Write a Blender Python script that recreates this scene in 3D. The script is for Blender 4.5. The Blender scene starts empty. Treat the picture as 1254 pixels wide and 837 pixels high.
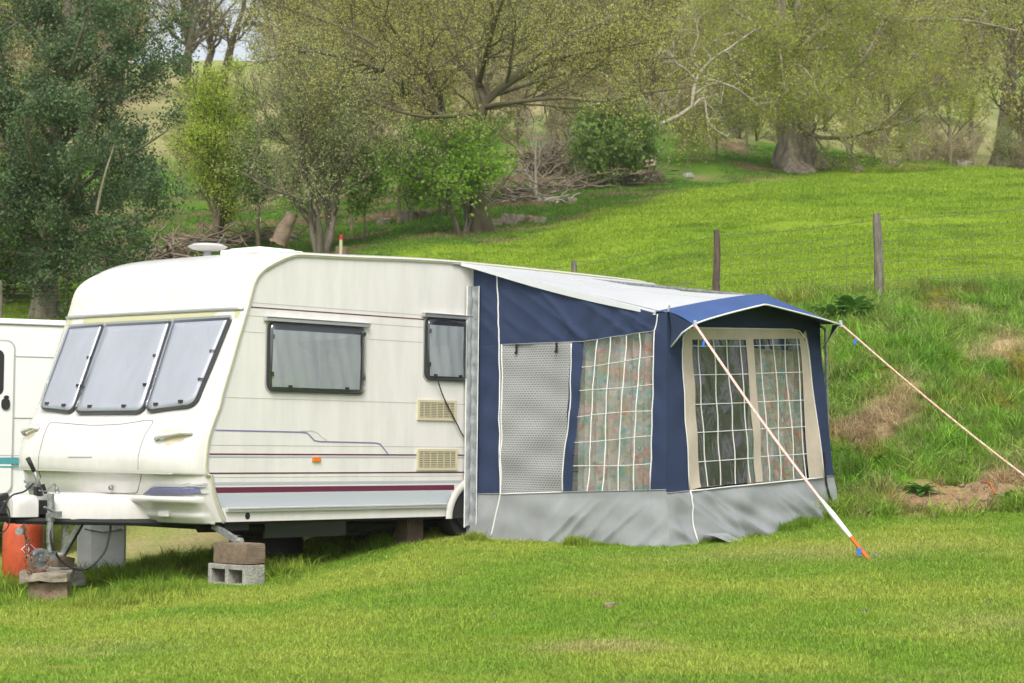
import bpy, bmesh, math, random
import numpy as np
from mathutils import Vector, Matrix, Euler, noise as mnoise
random.seed(7); rng = np.random.default_rng(7)
S = bpy.context.scene
# ------------------------------------------------------------------ camera
F_PX = 2580.74                                    # focal length in photo pixels (1254 wide)
WM = np.array([[0.99993083, 0.0117616, 0.0],      # camera right / down / forward -> world, filled below
               [0.0, 0.0, 0.0], [0.0, 0.0, 0.0]])
_up = np.array([0.01174858, -0.99882221, 0.04707615])
_F = np.array([0, 0, 1.0]); _F = _F - _up * (_F @ _up); _F /= np.linalg.norm(_F)
_R = np.cross(_F, _up); WM = np.array([_R, _F, _up])
CAMZ = 1.25
cam = bpy.data.cameras.new('camera'); co = bpy.data.objects.new('camera', cam); S.collection.objects.link(co)
r_, u_, b_ = WM @ np.array([1, 0, 0.]), -(WM @ np.array([0, 1., 0])), -(WM @ np.array([0, 0, 1.]))
co.matrix_world = Matrix(((r_[0], u_[0], b_[0], 0), (r_[1], u_[1], b_[1], 0), (r_[2], u_[2], b_[2], CAMZ), (0, 0, 0, 1)))
cam.sensor_width = 36; cam.lens = F_PX / 1254 * 36; cam.clip_end = 3000
cam.dof.use_dof = True; cam.dof.focus_distance = 17.0; cam.dof.aperture_fstop = 5.6
S.camera = co
# ------------------------------------------------------------------ light
SUN_EL, SUN_AZ = math.radians(48), math.radians(-177)   # azimuth of the sun from +Y, clockwise
W = bpy.data.worlds.new("World"); S.world = W; W.use_nodes = True
wn = W.node_tree.nodes; wl = W.node_tree.links
bg = wn['Background']; sky = wn.new('ShaderNodeTexSky'); sky.sky_type = 'NISHITA'; sky.sun_disc = False
sky.sun_elevation = SUN_EL; sky.sun_rotation = SUN_AZ; sky.air_density = 1.0; sky.dust_density = 4.0; sky.ozone_density = 1.0
hs = wn.new('ShaderNodeHueSaturation'); hs.inputs['Saturation'].default_value = 0.35
wl.new(sky.outputs[0], hs.inputs['Color']); wl.new(hs.outputs[0], bg.inputs['Color']); bg.inputs['Strength'].default_value = 0.15
sun = bpy.data.lights.new('sun', 'SUN'); sun.energy = 1.3; sun.angle = math.radians(24); sun.color = (1.0, 0.965, 0.9)
so = bpy.data.objects.new('sun', sun); S.collection.objects.link(so)
sd = Vector((math.sin(SUN_AZ) * math.cos(SUN_EL), math.cos(SUN_AZ) * math.cos(SUN_EL), math.sin(SUN_EL)))
so.rotation_euler = sd.to_track_quat('Z', 'Y').to_euler()
S.view_settings.view_transform = 'Standard'; S.view_settings.look = 'None'; S.view_settings.exposure = 0.62; S.view_settings.gamma = 1
S.render.engine = 'CYCLES'; S.cycles.max_bounces = 8; S.cycles.transparent_max_bounces = 12
S.cycles.diffuse_bounces = 3; S.cycles.glossy_bounces = 2; S.cycles.transmission_bounces = 3
HAZE = 0.0004
# ------------------------------------------------------------------ measuring helpers
def ray(px, py): return WM @ np.array([(px - 627) / F_PX, (py - 418.5) / F_PX, 1.0])
def at(px, py, D):
    r = ray(px, py); p = r / r[1] * D; return np.array([p[0], p[1], p[2] + CAMZ])
A3 = np.array([0.676078864, 0.736829267, 0]); V3 = np.array([0.73682927, -0.67607886, 0])   # along caravan side / outward from it
O3 = np.array([-2.2907388, 16.5, -0.66293326 + CAMZ])
YAW = math.atan2(A3[1], A3[0])
def W3(u, v, z): return O3 + A3 * u + V3 * v + np.array([0, 0, z])
def loc(p): d = np.asarray(p) - O3; return (float(d @ A3), float(d @ V3), float(d[2]))
# ------------------------------------------------------------------ noise
_tab = rng.random((256, 256))
def vn(x, y):
    x = np.asarray(x, float); y = np.asarray(y, float)
    xi = np.floor(x).astype(int); yi = np.floor(y).astype(int); fx = x - xi; fy = y - yi
    fx = fx * fx * (3 - 2 * fx); fy = fy * fy * (3 - 2 * fy)
    a = _tab[xi % 256, yi % 256]; b = _tab[(xi + 1) % 256, yi % 256]; c = _tab[xi % 256, (yi + 1) % 256]; d = _tab[(xi + 1) % 256, (yi + 1) % 256]
    return (a * (1 - fx) + b * fx) * (1 - fy) + (c * (1 - fx) + d * fx) * fy
def fbm(x, y, o=4):
    s = 0; a = .5; t = 0
    for i in range(o):
        s = s + a * vn(np.asarray(x) * 2 ** i + 17.3 * i, np.asarray(y) * 2 ** i + 9.1 * i); t += a; a *= .5
    return s / t
# ------------------------------------------------------------------ materials
def lin(c): return tuple(((x / 12.92) if x <= .04045 else ((x + .055) / 1.055) ** 2.4) for x in c)
def mat(name, col, rough=.6, spec=.5, metal=0, noise=0, nscale=8, bump=0, bscale=60, trans=0, coat=0, col2=None, stretch=None):
    m = bpy.data.materials.new(name); m.use_nodes = True; nt = m.node_tree; b = nt.nodes['Principled BSDF']
    b.inputs['Base Color'].default_value = (*col, 1); b.inputs['Roughness'].default_value = rough
    b.inputs['Specular IOR Level'].default_value = spec; b.inputs['Metallic'].default_value = metal
    if coat: b.inputs['Coat Weight'].default_value = coat
    if noise or bump or col2:
        tc = nt.nodes.new('ShaderNodeTexCoord'); mp = nt.nodes.new('ShaderNodeMapping')
        if stretch: mp.inputs['Scale'].default_value = stretch
        nt.links.new(tc.outputs['Object'], mp.inputs[0])
    if noise or col2:
        n = nt.nodes.new('ShaderNodeTexNoise'); n.inputs['Scale'].default_value = nscale; n.inputs['Detail'].default_value = 6; n.inputs['Roughness'].default_value = .65
        nt.links.new(mp.outputs[0], n.inputs['Vector'])
        mx = nt.nodes.new('ShaderNodeMix'); mx.data_type = 'RGBA'
        c2 = col2 if col2 else tuple(max(0, c * (1 - noise)) for c in col)
        c1 = col if col2 else tuple(min(1, c * (1 + noise * .5)) for c in col)
        mx.inputs[6].default_value = (*c1, 1); mx.inputs[7].default_value = (*c2, 1)
        rp = nt.nodes.new('ShaderNodeMapRange'); rp.inputs[1].default_value = .35; rp.inputs[2].default_value = .65
        nt.links.new(n.outputs['Fac'], rp.inputs[0]); nt.links.new(rp.outputs[0], mx.inputs[0]); nt.links.new(mx.outputs[2], b.inputs['Base Color'])
    if bump:
        n2 = nt.nodes.new('ShaderNodeTexNoise'); n2.inputs['Scale'].default_value = bscale; n2.inputs['Detail'].default_value = 5
        nt.links.new(mp.outputs[0], n2.inputs['Vector']); bp = nt.nodes.new('ShaderNodeBump'); bp.inputs['Strength'].default_value = bump; bp.inputs['Distance'].default_value = .02
        nt.links.new(n2.outputs['Fac'], bp.inputs['Height']); nt.links.new(bp.outputs[0], b.inputs['Normal'])
    return m
def leafmat(name, col, col2=None, trans=.35, rough=.5, spec=.3):
    """leaves: per-face tint from the mesh attribute 'tint', part of the light passes through"""
    m = bpy.data.materials.new(name); m.use_nodes = True; nt = m.node_tree; b = nt.nodes['Principled BSDF']; out = nt.nodes['Material Output']
    a = nt.nodes.new('ShaderNodeAttribute'); a.attribute_name = 'tint'
    mx = nt.nodes.new('ShaderNodeMix'); mx.data_type = 'RGBA'
    mx.inputs[6].default_value = (*col, 1); mx.inputs[7].default_value = (*(col2 or col), 1)
    nt.links.new(a.outputs['Fac'], mx.inputs[0]); nt.links.new(mx.outputs[2], b.inputs['Base Color'])
    b.inputs['Roughness'].default_value = rough; b.inputs['Specular IOR Level'].default_value = spec
    tr = nt.nodes.new('ShaderNodeBsdfTranslucent'); nt.links.new(mx.outputs[2], tr.inputs[0])
    ms = nt.nodes.new('ShaderNodeMixShader'); ms.inputs[0].default_value = trans
    nt.links.new(b.outputs[0], ms.inputs[1]); nt.links.new(tr.outputs[0], ms.inputs[2]); nt.links.new(ms.outputs[0], out.inputs['Surface'])
    return m
def grassmat(name):
    m = bpy.data.materials.new(name); m.use_nodes = True; nt = m.node_tree; b = nt.nodes['Principled BSDF']; out = nt.nodes['Material Output']
    a = nt.nodes.new('ShaderNodeAttribute'); a.attribute_type = 'INSTANCER'; a.attribute_name = 'gtint'
    a2 = nt.nodes.new('ShaderNodeAttribute'); a2.attribute_name = 'tint'
    mr = nt.nodes.new('ShaderNodeMapRange'); mr.inputs[3].default_value = .65; mr.inputs[4].default_value = 1.4; nt.links.new(a2.outputs['Fac'], mr.inputs[0])
    vm = nt.nodes.new('ShaderNodeVectorMath'); vm.operation = 'SCALE'; nt.links.new(a.outputs['Color'], vm.inputs[0]); nt.links.new(mr.outputs[0], vm.inputs['Scale'])
    nt.links.new(vm.outputs[0], b.inputs['Base Color']); b.inputs['Roughness'].default_value = .55; b.inputs['Specular IOR Level'].default_value = .25
    tr = nt.nodes.new('ShaderNodeBsdfTranslucent'); nt.links.new(vm.outputs[0], tr.inputs[0])
    ms = nt.nodes.new('ShaderNodeMixShader'); ms.inputs[0].default_value = .35
    nt.links.new(b.outputs[0], ms.inputs[1]); nt.links.new(tr.outputs[0], ms.inputs[2]); nt.links.new(ms.outputs[0], out.inputs['Surface'])
    return m
def clearmat(name, tint, gl=.08, rough=.05, bump=0, bscale=6, milk=0):
    m = bpy.data.materials.new(name); m.use_nodes = True; nt = m.node_tree; out = nt.nodes['Material Output']; nt.nodes.remove(nt.nodes['Principled BSDF'])
    t = nt.nodes.new('ShaderNodeBsdfTransparent'); t.inputs[0].default_value = (*tint, 1)
    g = nt.nodes.new('ShaderNodeBsdfGlossy'); g.inputs['Roughness'].default_value = rough
    fr = nt.nodes.new('ShaderNodeLayerWeight'); fr.inputs['Blend'].default_value = .5
    pw = nt.nodes.new('ShaderNodeMath'); pw.operation = 'POWER'; pw.inputs[1].default_value = 5; nt.links.new(fr.outputs['Facing'], pw.inputs[0])
    ad = nt.nodes.new('ShaderNodeMath'); ad.operation = 'ADD'; ad.inputs[1].default_value = gl; nt.links.new(pw.outputs[0], ad.inputs[0])
    ms = nt.nodes.new('ShaderNodeMixShader'); nt.links.new(ad.outputs[0], ms.inputs[0]); nt.links.new(t.outputs[0], ms.inputs[1]); nt.links.new(g.outputs[0], ms.inputs[2])
    if bump:
        tc = nt.nodes.new('ShaderNodeTexCoord'); n2 = nt.nodes.new('ShaderNodeTexNoise'); n2.inputs['Scale'].default_value = bscale; n2.inputs['Detail'].default_value = 3; n2.inputs['Distortion'].default_value = 1.5
        mp = nt.nodes.new('ShaderNodeMapping'); mp.inputs['Scale'].default_value = (1.6, 1.6, .6); mp.inputs['Rotation'].default_value = (-.55, .55, 0)
        nt.links.new(tc.outputs['Object'], mp.inputs[0]); nt.links.new(mp.outputs[0], n2.inputs['Vector']); bp = nt.nodes.new('ShaderNodeBump'); bp.inputs['Strength'].default_value = bump; bp.inputs['Distance'].default_value = .3
        nt.links.new(n2.outputs['Fac'], bp.inputs['Height']); nt.links.new(bp.outputs[0], g.inputs['Normal']); nt.links.new(bp.outputs[0], fr.inputs['Normal'])
    if milk:
        df = nt.nodes.new('ShaderNodeBsdfDiffuse'); df.inputs[0].default_value = (.8, .8, .78, 1); m2 = nt.nodes.new('ShaderNodeMixShader'); m2.inputs[0].default_value = milk; nt.links.new(ms.outputs[0], m2.inputs[1]); nt.links.new(df.outputs[0], m2.inputs[2]); ms = m2
    nt.links.new(ms.outputs[0], out.inputs['Surface'])
    return m
M = {}
M['gel'] = mat('cream_gelcoat', (.665, .645, .62), .24, .5, noise=.07, nscale=2.2, coat=.3, stretch=(2.5, 2.5, .6))
M['side'] = mat('side_aluminium', (.73, .71, .68), .36, .5, noise=.08, nscale=2.5, stretch=(2.5, 2.5, .45), bump=.05, bscale=3)
M['neigh'] = mat('white_panel', (.78, .79, .78), .35, noise=.04, nscale=2)
M['seam'] = mat('panel_seam', (.42, .41, .38), .5)
M['groove'] = mat('dark_groove', (.16, .15, .13), .6)
M['maroon'] = mat('maroon_tape', (.13, .02, .055), .35)
M['lilac'] = mat('lilac_tape', (.20, .19, .36), .4)
M['greytape'] = mat('grey_tape', (.44, .46, .50), .4)
M['bluegrey'] = mat('blue_grey_tape', (.46, .50, .55), .4)
M['teal'] = mat('teal_tape', (.08, .30, .33), .4)
M['alu'] = mat('aluminium', (.62, .62, .62), .3, metal=.7)
M['galv'] = mat('galvanised_steel', (.33, .34, .34), .45, metal=.6, noise=.4, nscale=30)
M['rubber'] = mat('black_rubber', (.018, .018, .02), .6)
M['winframe'] = mat('smoked_window_edge', (.045, .048, .055), .3)
M['blind'] = mat('pale_window_blind', (.62, .62, .68), .8, noise=.07, nscale=2.2, stretch=(1.2, 2.0, .6), bump=.5, bscale=4)
M['blind2'] = mat('grey_window_blind', (.50, .52, .53), .8, noise=.08, nscale=2, stretch=(1.5, 1.5, .6), bump=.4, bscale=4)
M['acryl'] = clearmat('acrylic_pane', (.80, .82, .84), .10, .03)
M['bead'] = mat('yellowed_bead', (.50, .49, .28), .5)
M['beige'] = mat('beige_plastic', (.58, .52, .36), .45)
M['dark'] = mat('dark_underside', (.02, .02, .02), .8)
M['orange'] = mat('orange_lens', (.75, .20, .02), .25)
M['gas'] = mat('orange_bottle_paint', (.52, .085, .028), .5, noise=.25, nscale=9, bump=.2, bscale=25)
M['labelred'] = mat('red_label', (.5, .02, .02), .5); M['labelwhite'] = mat('white_label', (.8, .8, .8), .5)
M['rust'] = mat('rusty_chain', (.20, .09, .05), .8, noise=.5, nscale=40)
M['concrete'] = mat('concrete', (.36, .35, .31), .9, noise=.35, nscale=9, bump=.7, bscale=60)
M['stone'] = mat('weathered_stone', (.33, .28, .21), .9, noise=.5, nscale=9, bump=1, bscale=22, col2=(.17, .15, .12))
M['sandstone'] = mat('sandstone', (.34, .23, .15), .9, bump=1, bscale=22, nscale=12, col2=(.16, .13, .09))
M['timber'] = mat('old_timber', (.26, .19, .13), .85, bump=.6, bscale=30, nscale=6, col2=(.15, .11, .075), stretch=(1, 6, 6))
M['post'] = mat('weathered_post', (.24, .215, .18), .9, bump=.9, bscale=25, nscale=9, col2=(.11, .095, .08), stretch=(3, 3, .5))
M['postb'] = mat('brown_post', (.14, .09, .07), .9, bump=.9, bscale=25, nscale=7, col2=(.06, .05, .05), stretch=(3, 3, .6))
M['stake'] = mat('mossy_stake', (.20, .17, .10), .9, noise=.4)
M['wire'] = mat('fence_wire', (.17, .17, .16), .5, metal=.4)
M['bark'] = mat('grey_brown_bark', (.22, .19, .14), .95, bump=1, bscale=8, nscale=3, col2=(.07, .06, .042), stretch=(2, 2, .6))
M['barkpale'] = mat('pale_dead_bark', (.42, .38, .31), .9, bump=.6, bscale=8, nscale=4, col2=(.26, .22, .17))
M['barkmoss'] = mat('mossy_bark', (.15, .135, .07), .95, bump=1, bscale=8, nscale=3, col2=(.08, .065, .045))
M['barkoak'] = mat('old_oak_bark', (.38, .32, .25), .95, bump=1.2, bscale=5, nscale=2.2, col2=(.12, .10, .075), stretch=(2.2, 2.2, .5))
M['pinkwood'] = mat('broken_heartwood', (.38, .29, .21), .9, bump=.8, bscale=8, nscale=3, col2=(.27, .18, .13))
M['darkwood'] = mat('dark_timber', (.11, .075, .055), .9, noise=.3, bump=.5)
M['brush'] = mat('dead_brushwood', (.21, .165, .115), .95, noise=.4, nscale=5)
M['navy'] = mat('navy_canvas', (.034, .050, .105), .8, .2, noise=.12, nscale=3, bump=.15, bscale=90)
M['navytop'] = mat('blue_canvas_hood', (.052, .10, .25), .7, .25, noise=.12, nscale=5, bump=.15, bscale=90)
M['skirt'] = mat('grey_awning_skirt', (.30, .315, .325), .5, .35, noise=.1, nscale=4)
M['strip'] = mat('grey_padded_strip', (.30, .32, .335), .5, .35, noise=.15, nscale=20, bump=.5, bscale=18)
M['cream'] = mat('cream_canvas', (.60, .52, .43), .85, .15, noise=.1, nscale=5)
M['roofw'] = mat('white_awning_roof', (.70, .715, .73), .45, .4, noise=.05, nscale=3)
M['piping'] = mat('white_piping', (.74, .74, .72), .6)
M['pvc'] = clearmat('clear_vinyl', (.92, .93, .93), .14, .12, bump=.3, bscale=2.2, milk=.05)
M['black'] = mat('black_webbing', (.015, .015, .017), .8)
M['strap'] = mat('pale_red_strap', (.74, .34, .30), .7, col2=(.78, .62, .57), nscale=60)
M['cord'] = mat('guy_cord', (.70, .60, .50), .7, col2=(.60, .26, .16), nscale=40)
M['blueplastic'] = mat('blue_plastic', (.03, .16, .6), .4)
M['whiteplastic'] = mat('white_plastic', (.75, .75, .74), .4)
M['box'] = mat('pale_grey_box', (.74, .75, .76), .6, noise=.12, nscale=4)
M['orangecord'] = mat('orange_string', (.55, .14, .02), .8)
M['holly'] = leafmat('dark_evergreen_leaf', (.045, .095, .035), (.13, .20, .085), .25, .55, .3)
M['lime'] = leafmat('lime_spring_leaf', (.36, .50, .05), (.52, .62, .10), .5)
M['brightgreen'] = leafmat('bright_green_leaf', (.17, .36, .03), (.33, .52, .07), .5)
M['oakbud'] = leafmat('olive_oak_bud', (.50, .49, .12), (.62, .65, .17), .5)
M['haw'] = leafmat('grey_green_leaf', (.40, .47, .18), (.56, .61, .26), .5)
M['yellowgreen'] = leafmat('yellow_green_leaf', (.30, .36, .05), (.46, .50, .09), .5)
M['bushgreen'] = leafmat('mid_green_leaf', (.13, .23, .045), (.24, .35, .08), .45)
M['woodbud'] = leafmat('woodland_bud', (.42, .36, .19), (.54, .50, .21), .45)
M['grass'] = grassmat('grass_blade')
M['dock'] = leafmat('dock_leaf', (.08, .20, .04), (.17, .34, .07), .3, .4, .4)
def curtain_mat():
    m = bpy.data.materials.new('patterned_curtain'); m.use_nodes = True; nt = m.node_tree; b = nt.nodes['Principled BSDF']
    tc = nt.nodes.new('ShaderNodeTexCoord'); mp = nt.nodes.new('ShaderNodeMapping'); mp.inputs['Scale'].default_value = (1, 1, 1.25)
    nt.links.new(tc.outputs['Object'], mp.inputs[0])
    cur = None
    for sc, feat in ((9, 'F1'), (23, 'F1')):
        v = nt.nodes.new('ShaderNodeTexVoronoi'); v.distance = 'CHEBYCHEV'; v.inputs['Scale'].default_value = sc; v.inputs['Randomness'].default_value = .85
        nt.links.new(mp.outputs[0], v.inputs['Vector'])
        sp = nt.nodes.new('ShaderNodeSeparateColor'); nt.links.new(v.outputs['Color'], sp.inputs[0])
        cr = nt.nodes.new('ShaderNodeValToRGB'); cr.color_ramp.interpolation = 'CONSTANT'
        cols = [(.46, .44, .38), (.16, .42, .38), (.66, .62, .54), (.60, .24, .18), (.52, .52, .45), (.28, .50, .46), (.66, .42, .36), (.50, .48, .26)]
        el = cr.color_ramp.elements; el[0].color = (*cols[0], 1); el[1].position = .125; el[1].color = (*cols[1], 1)
        for i in range(2, 8): e = el.new(i / 8); e.color = (*cols[i], 1)
        nt.links.new(sp.outputs[0], cr.inputs[0])
        if cur is None: cur = cr
        else:
            mx = nt.nodes.new('ShaderNodeMix'); mx.data_type = 'RGBA'; mx.inputs[0].default_value = .5
            nt.links.new(cur.outputs[0], mx.inputs[6]); nt.links.new(cr.outputs[0], mx.inputs[7]); nt.links.new(mx.outputs[2], b.inputs['Base Color'])
    b.inputs['Roughness'].default_value = .9
    return m
M['curtain'] = curtain_mat()
def mesh_panel_mat():
    m = bpy.data.materials.new('woven_silver_screen'); m.use_nodes = True; nt = m.node_tree; b = nt.nodes['Principled BSDF']
    tc = nt.nodes.new('ShaderNodeTexCoord'); br = nt.nodes.new('ShaderNodeTexBrick')
    sx = nt.nodes.new('ShaderNodeSeparateXYZ'); cb = nt.nodes.new('ShaderNodeCombineXYZ')
    nt.links.new(tc.outputs['Object'], sx.inputs[0]); nt.links.new(sx.outputs[1], cb.inputs[0]); nt.links.new(sx.outputs[2], cb.inputs[1]); nt.links.new(cb.outputs[0], br.inputs['Vector'])
    br.inputs['Scale'].default_value = 11; br.inputs['Color1'].default_value = (.20, .205, .21, 1); br.inputs['Color2'].default_value = (.165, .17, .175, 1); br.inputs['Mortar'].default_value = (.38, .385, .39, 1)
    br.inputs['Mortar Size'].default_value = .045; br.inputs['Brick Width'].default_value = .34; br.inputs['Row Height'].default_value = .22
    nt.links.new(br.outputs[0], b.inputs['Base Color']); b.inputs['Roughness'].default_value = .42; b.inputs['Specular IOR Level'].default_value = .6
    return m
M['screen'] = mesh_panel_mat()
def add_trans(m, f):
    nt = m.node_tree; b = nt.nodes['Principled BSDF']; out = nt.nodes['Material Output']; tr = nt.nodes.new('ShaderNodeBsdfTranslucent'); ms = nt.nodes.new('ShaderNodeMixShader'); ms.inputs[0].default_value = f
    if b.inputs['Base Color'].links: nt.links.new(b.inputs['Base Color'].links[0].from_socket, tr.inputs[0])
    else: tr.inputs[0].default_value = b.inputs['Base Color'].default_value
    nt.links.new(b.outputs[0], ms.inputs[1]); nt.links.new(tr.outputs[0], ms.inputs[2]); nt.links.new(ms.outputs[0], out.inputs['Surface'])
add_trans(M['roofw'], .22); add_trans(M['curtain'], .4); add_trans(M['cream'], .15)
# ------------------------------------------------------------------ object helpers
def link(o, parent=None, label=None, cat=None, group=None, kind=None):
    S.collection.objects.link(o)
    if parent is not None: o.parent = parent
    if label: o['label'] = label
    if cat: o['category'] = cat
    if group: o['group'] = group
    if kind: o['kind'] = kind
    return o
def empty(name, loc=(0, 0, 0), rz=0, **k):
    o = bpy.data.objects.new(name, None); o.location = loc; o.rotation_euler = (0, 0, rz); o.empty_display_size = .2
    return link(o, **k)
class B:
    """collects shapes; frame: 'uv' = (u along side, v outward, z) of the caravan, None = plain xyz"""
    def __init__(s, uv=False): s.v = []; s.f = []; s.m = []; s.uv = uv; s.tint = None
    def add(s, vs, fs, mi=0):
        n = len(s.v); s.v += [tuple(map(float, p)) for p in vs]; s.f += [tuple(i + n for i in f) for f in fs]; s.m += [mi] * len(fs); return s
    def box(s, c, d, rot=None, mi=0, taper=1.0):
        vs = []
        for z in (-.5, .5):
            k = taper if z > 0 else 1
            for x, y in ((-.5, -.5), (.5, -.5), (.5, .5), (-.5, .5)):
                p = Vector((x * d[0] * k, y * d[1] * k, z * d[2]))
                if rot: p.rotate(Euler(rot))
                vs.append((p.x + c[0], p.y + c[1], p.z + c[2]))
        return s.add(vs, [(0, 3, 2, 1), (4, 5, 6, 7), (0, 1, 5, 4), (1, 2, 6, 5), (2, 3, 7, 6), (3, 0, 4, 7)], mi)
    def tube(s, pts, r, n=8, mi=0, cap=True, flat=None):
        pts = [Vector(p) for p in pts]; k = len(pts)
        rs = r if hasattr(r, '__len__') else [r] * k
        up = Vector((0, 0, 1)); vs = []; fs = []; prev = None
        for i, p in enumerate(pts):
            t = (pts[min(i + 1, k - 1)] - pts[max(i - 1, 0)])
            t = t.normalized() if t.length > 1e-9 else Vector((0, 0, 1))
            if prev is None: a = t.cross(up if abs(t.z) < .95 else Vector((1, 0, 0))).normalized()
            else: a = (prev - t * prev.dot(t)).normalized()
            prev = a; b = t.cross(a)
            for j in range(n):
                th = 2 * math.pi * j / n; vs.append(p + a * math.cos(th) * rs[i] + b * math.sin(th) * rs[i] * (flat or 1))
        for i in range(k - 1):
            for j in range(n):
                fs.append((i * n + j, i * n + (j + 1) % n, (i + 1) * n + (j + 1) % n, (i + 1) * n + j))
        if cap: fs.append(tuple(range(n - 1, -1, -1))); fs.append(tuple((k - 1) * n + j for j in range(n)))
        return s.add(vs, fs, mi)
    def grid(s, fn, nu, nv, mi=0):
        vs = [fn(i / nu, j / nv) for j in range(nv + 1) for i in range(nu + 1)]
        fs = [(j * (nu + 1) + i, j * (nu + 1) + i + 1, (j + 1) * (nu + 1) + i + 1, (j + 1) * (nu + 1) + i) for j in range(nv) for i in range(nu)]
        return s.add(vs, fs, mi)
    def rings(s, outline, fn, off0, off1, rings=5, mi=0):
        """a plate with this outline in a surface's own 2D coordinates, from off0 (edge) to off1 (face); fn(a, b, off) -> point"""
        o = np.array(outline, float); c = o.mean(0); n = len(o); vs = [fn(*p, off0) for p in o]; fs = []
        for k in range(rings): sc = 1 - k / rings; vs += [fn(*(c + (p - c) * sc), off1) for p in o]
        vs.append(fn(*c, off1))
        for k in range(rings):
            for j in range(n): fs.append((k * n + j, k * n + (j + 1) % n, (k + 1) * n + (j + 1) % n, (k + 1) * n + j))
        b = rings * n
        for j in range(n): fs.append((b + j, b + (j + 1) % n, len(vs) - 1))
        return s.add(vs, fs, mi)
    def build(s, name, mats, parent=None, smooth=False, fix=False, bev=0, angle=None, **k):
        me = bpy.data.meshes.new(name); vs = s.v
        if s.uv: vs = [(p[0], -p[1], p[2]) for p in vs]
        me.from_pydata(vs, [], s.f)
        if not isinstance(mats, (list, tuple)): mats = [mats]
        for m in mats: me.materials.append(m)
        if len(mats) > 1: me.polygons.foreach_set('material_index', s.m)
        if fix:
            bm = bmesh.new(); bm.from_mesh(me); bmesh.ops.remove_doubles(bm, verts=bm.verts, dist=1e-5); bmesh.ops.recalc_face_normals(bm, faces=bm.faces); bm.to_mesh(me); bm.free()
        if smooth or angle:
            me.polygons.foreach_set('use_smooth', [True] * len(me.polygons))
            if angle: me.set_sharp_from_angle(angle=math.radians(angle))
        me.update()
        o = bpy.data.objects.new(name, me)
        if bev:
            bm = o.modifiers.new('bevel', 'BEVEL'); bm.width = bev; bm.segments = 2; bm.limit_method = 'ANGLE'
        return link(o, parent=parent, **k)
def rrect(a0, b0, a1, b1, r, n=5):
    out = []
    for cx, cy, t0 in ((a1 - r, b1 - r, 0), (a0 + r, b1 - r, 90), (a0 + r, b0 + r, 180), (a1 - r, b0 + r, 270)):
        for i in range(n + 1): t = math.radians(t0 + 90 * i / n); out.append((cx + r * math.cos(t), cy + r * math.sin(t)))
    return out
def rquad(q, r, n=5):
    """quad with rounded corners; r = one radius or four"""
    q = [np.array(p, float) for p in q]; rs = r if hasattr(r, '__len__') else [r] * 4; out = []
    for i in range(4):
        p = q[i]; a = q[i - 1] - p; b = q[(i + 1) % 4] - p; a /= np.linalg.norm(a); b /= np.linalg.norm(b); R = rs[i]
        for k in range(n + 1):
            t = k / n; out.append(tuple((1 - t) ** 2 * (p + a * R) + 2 * t * (1 - t) * p + t * t * (p + b * R)))
    return out
def np_mesh(name, verts, faces, mats, parent=None, tint=None, smooth=False, midx=None, **k):
    """fast mesh from arrays; faces (n,3) or (n,4)"""
    me = bpy.data.meshes.new(name); verts = np.asarray(verts, np.float32); faces = np.asarray(faces, np.int32); n, c = faces.shape
    me.vertices.add(len(verts)); me.vertices.foreach_set('co', verts.ravel()); me.loops.add(n * c); me.loops.foreach_set('vertex_index', faces.ravel())
    me.polygons.add(n); me.polygons.foreach_set('loop_start', np.arange(n, dtype=np.int32) * c)
    if smooth: me.polygons.foreach_set('use_smooth', np.ones(n, bool))
    if not isinstance(mats, (list, tuple)): mats = [mats]
    for m in mats: me.materials.append(m)
    if midx is not None: me.polygons.foreach_set('material_index', np.asarray(midx, np.int32))
    if tint is not None:
        a = me.attributes.new('tint', 'FLOAT', 'FACE'); a.data.foreach_set('value', np.asarray(tint, np.float32))
    me.update(calc_edges=True)
    return link(bpy.data.objects.new(name, me), parent=parent, **k)
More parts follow.
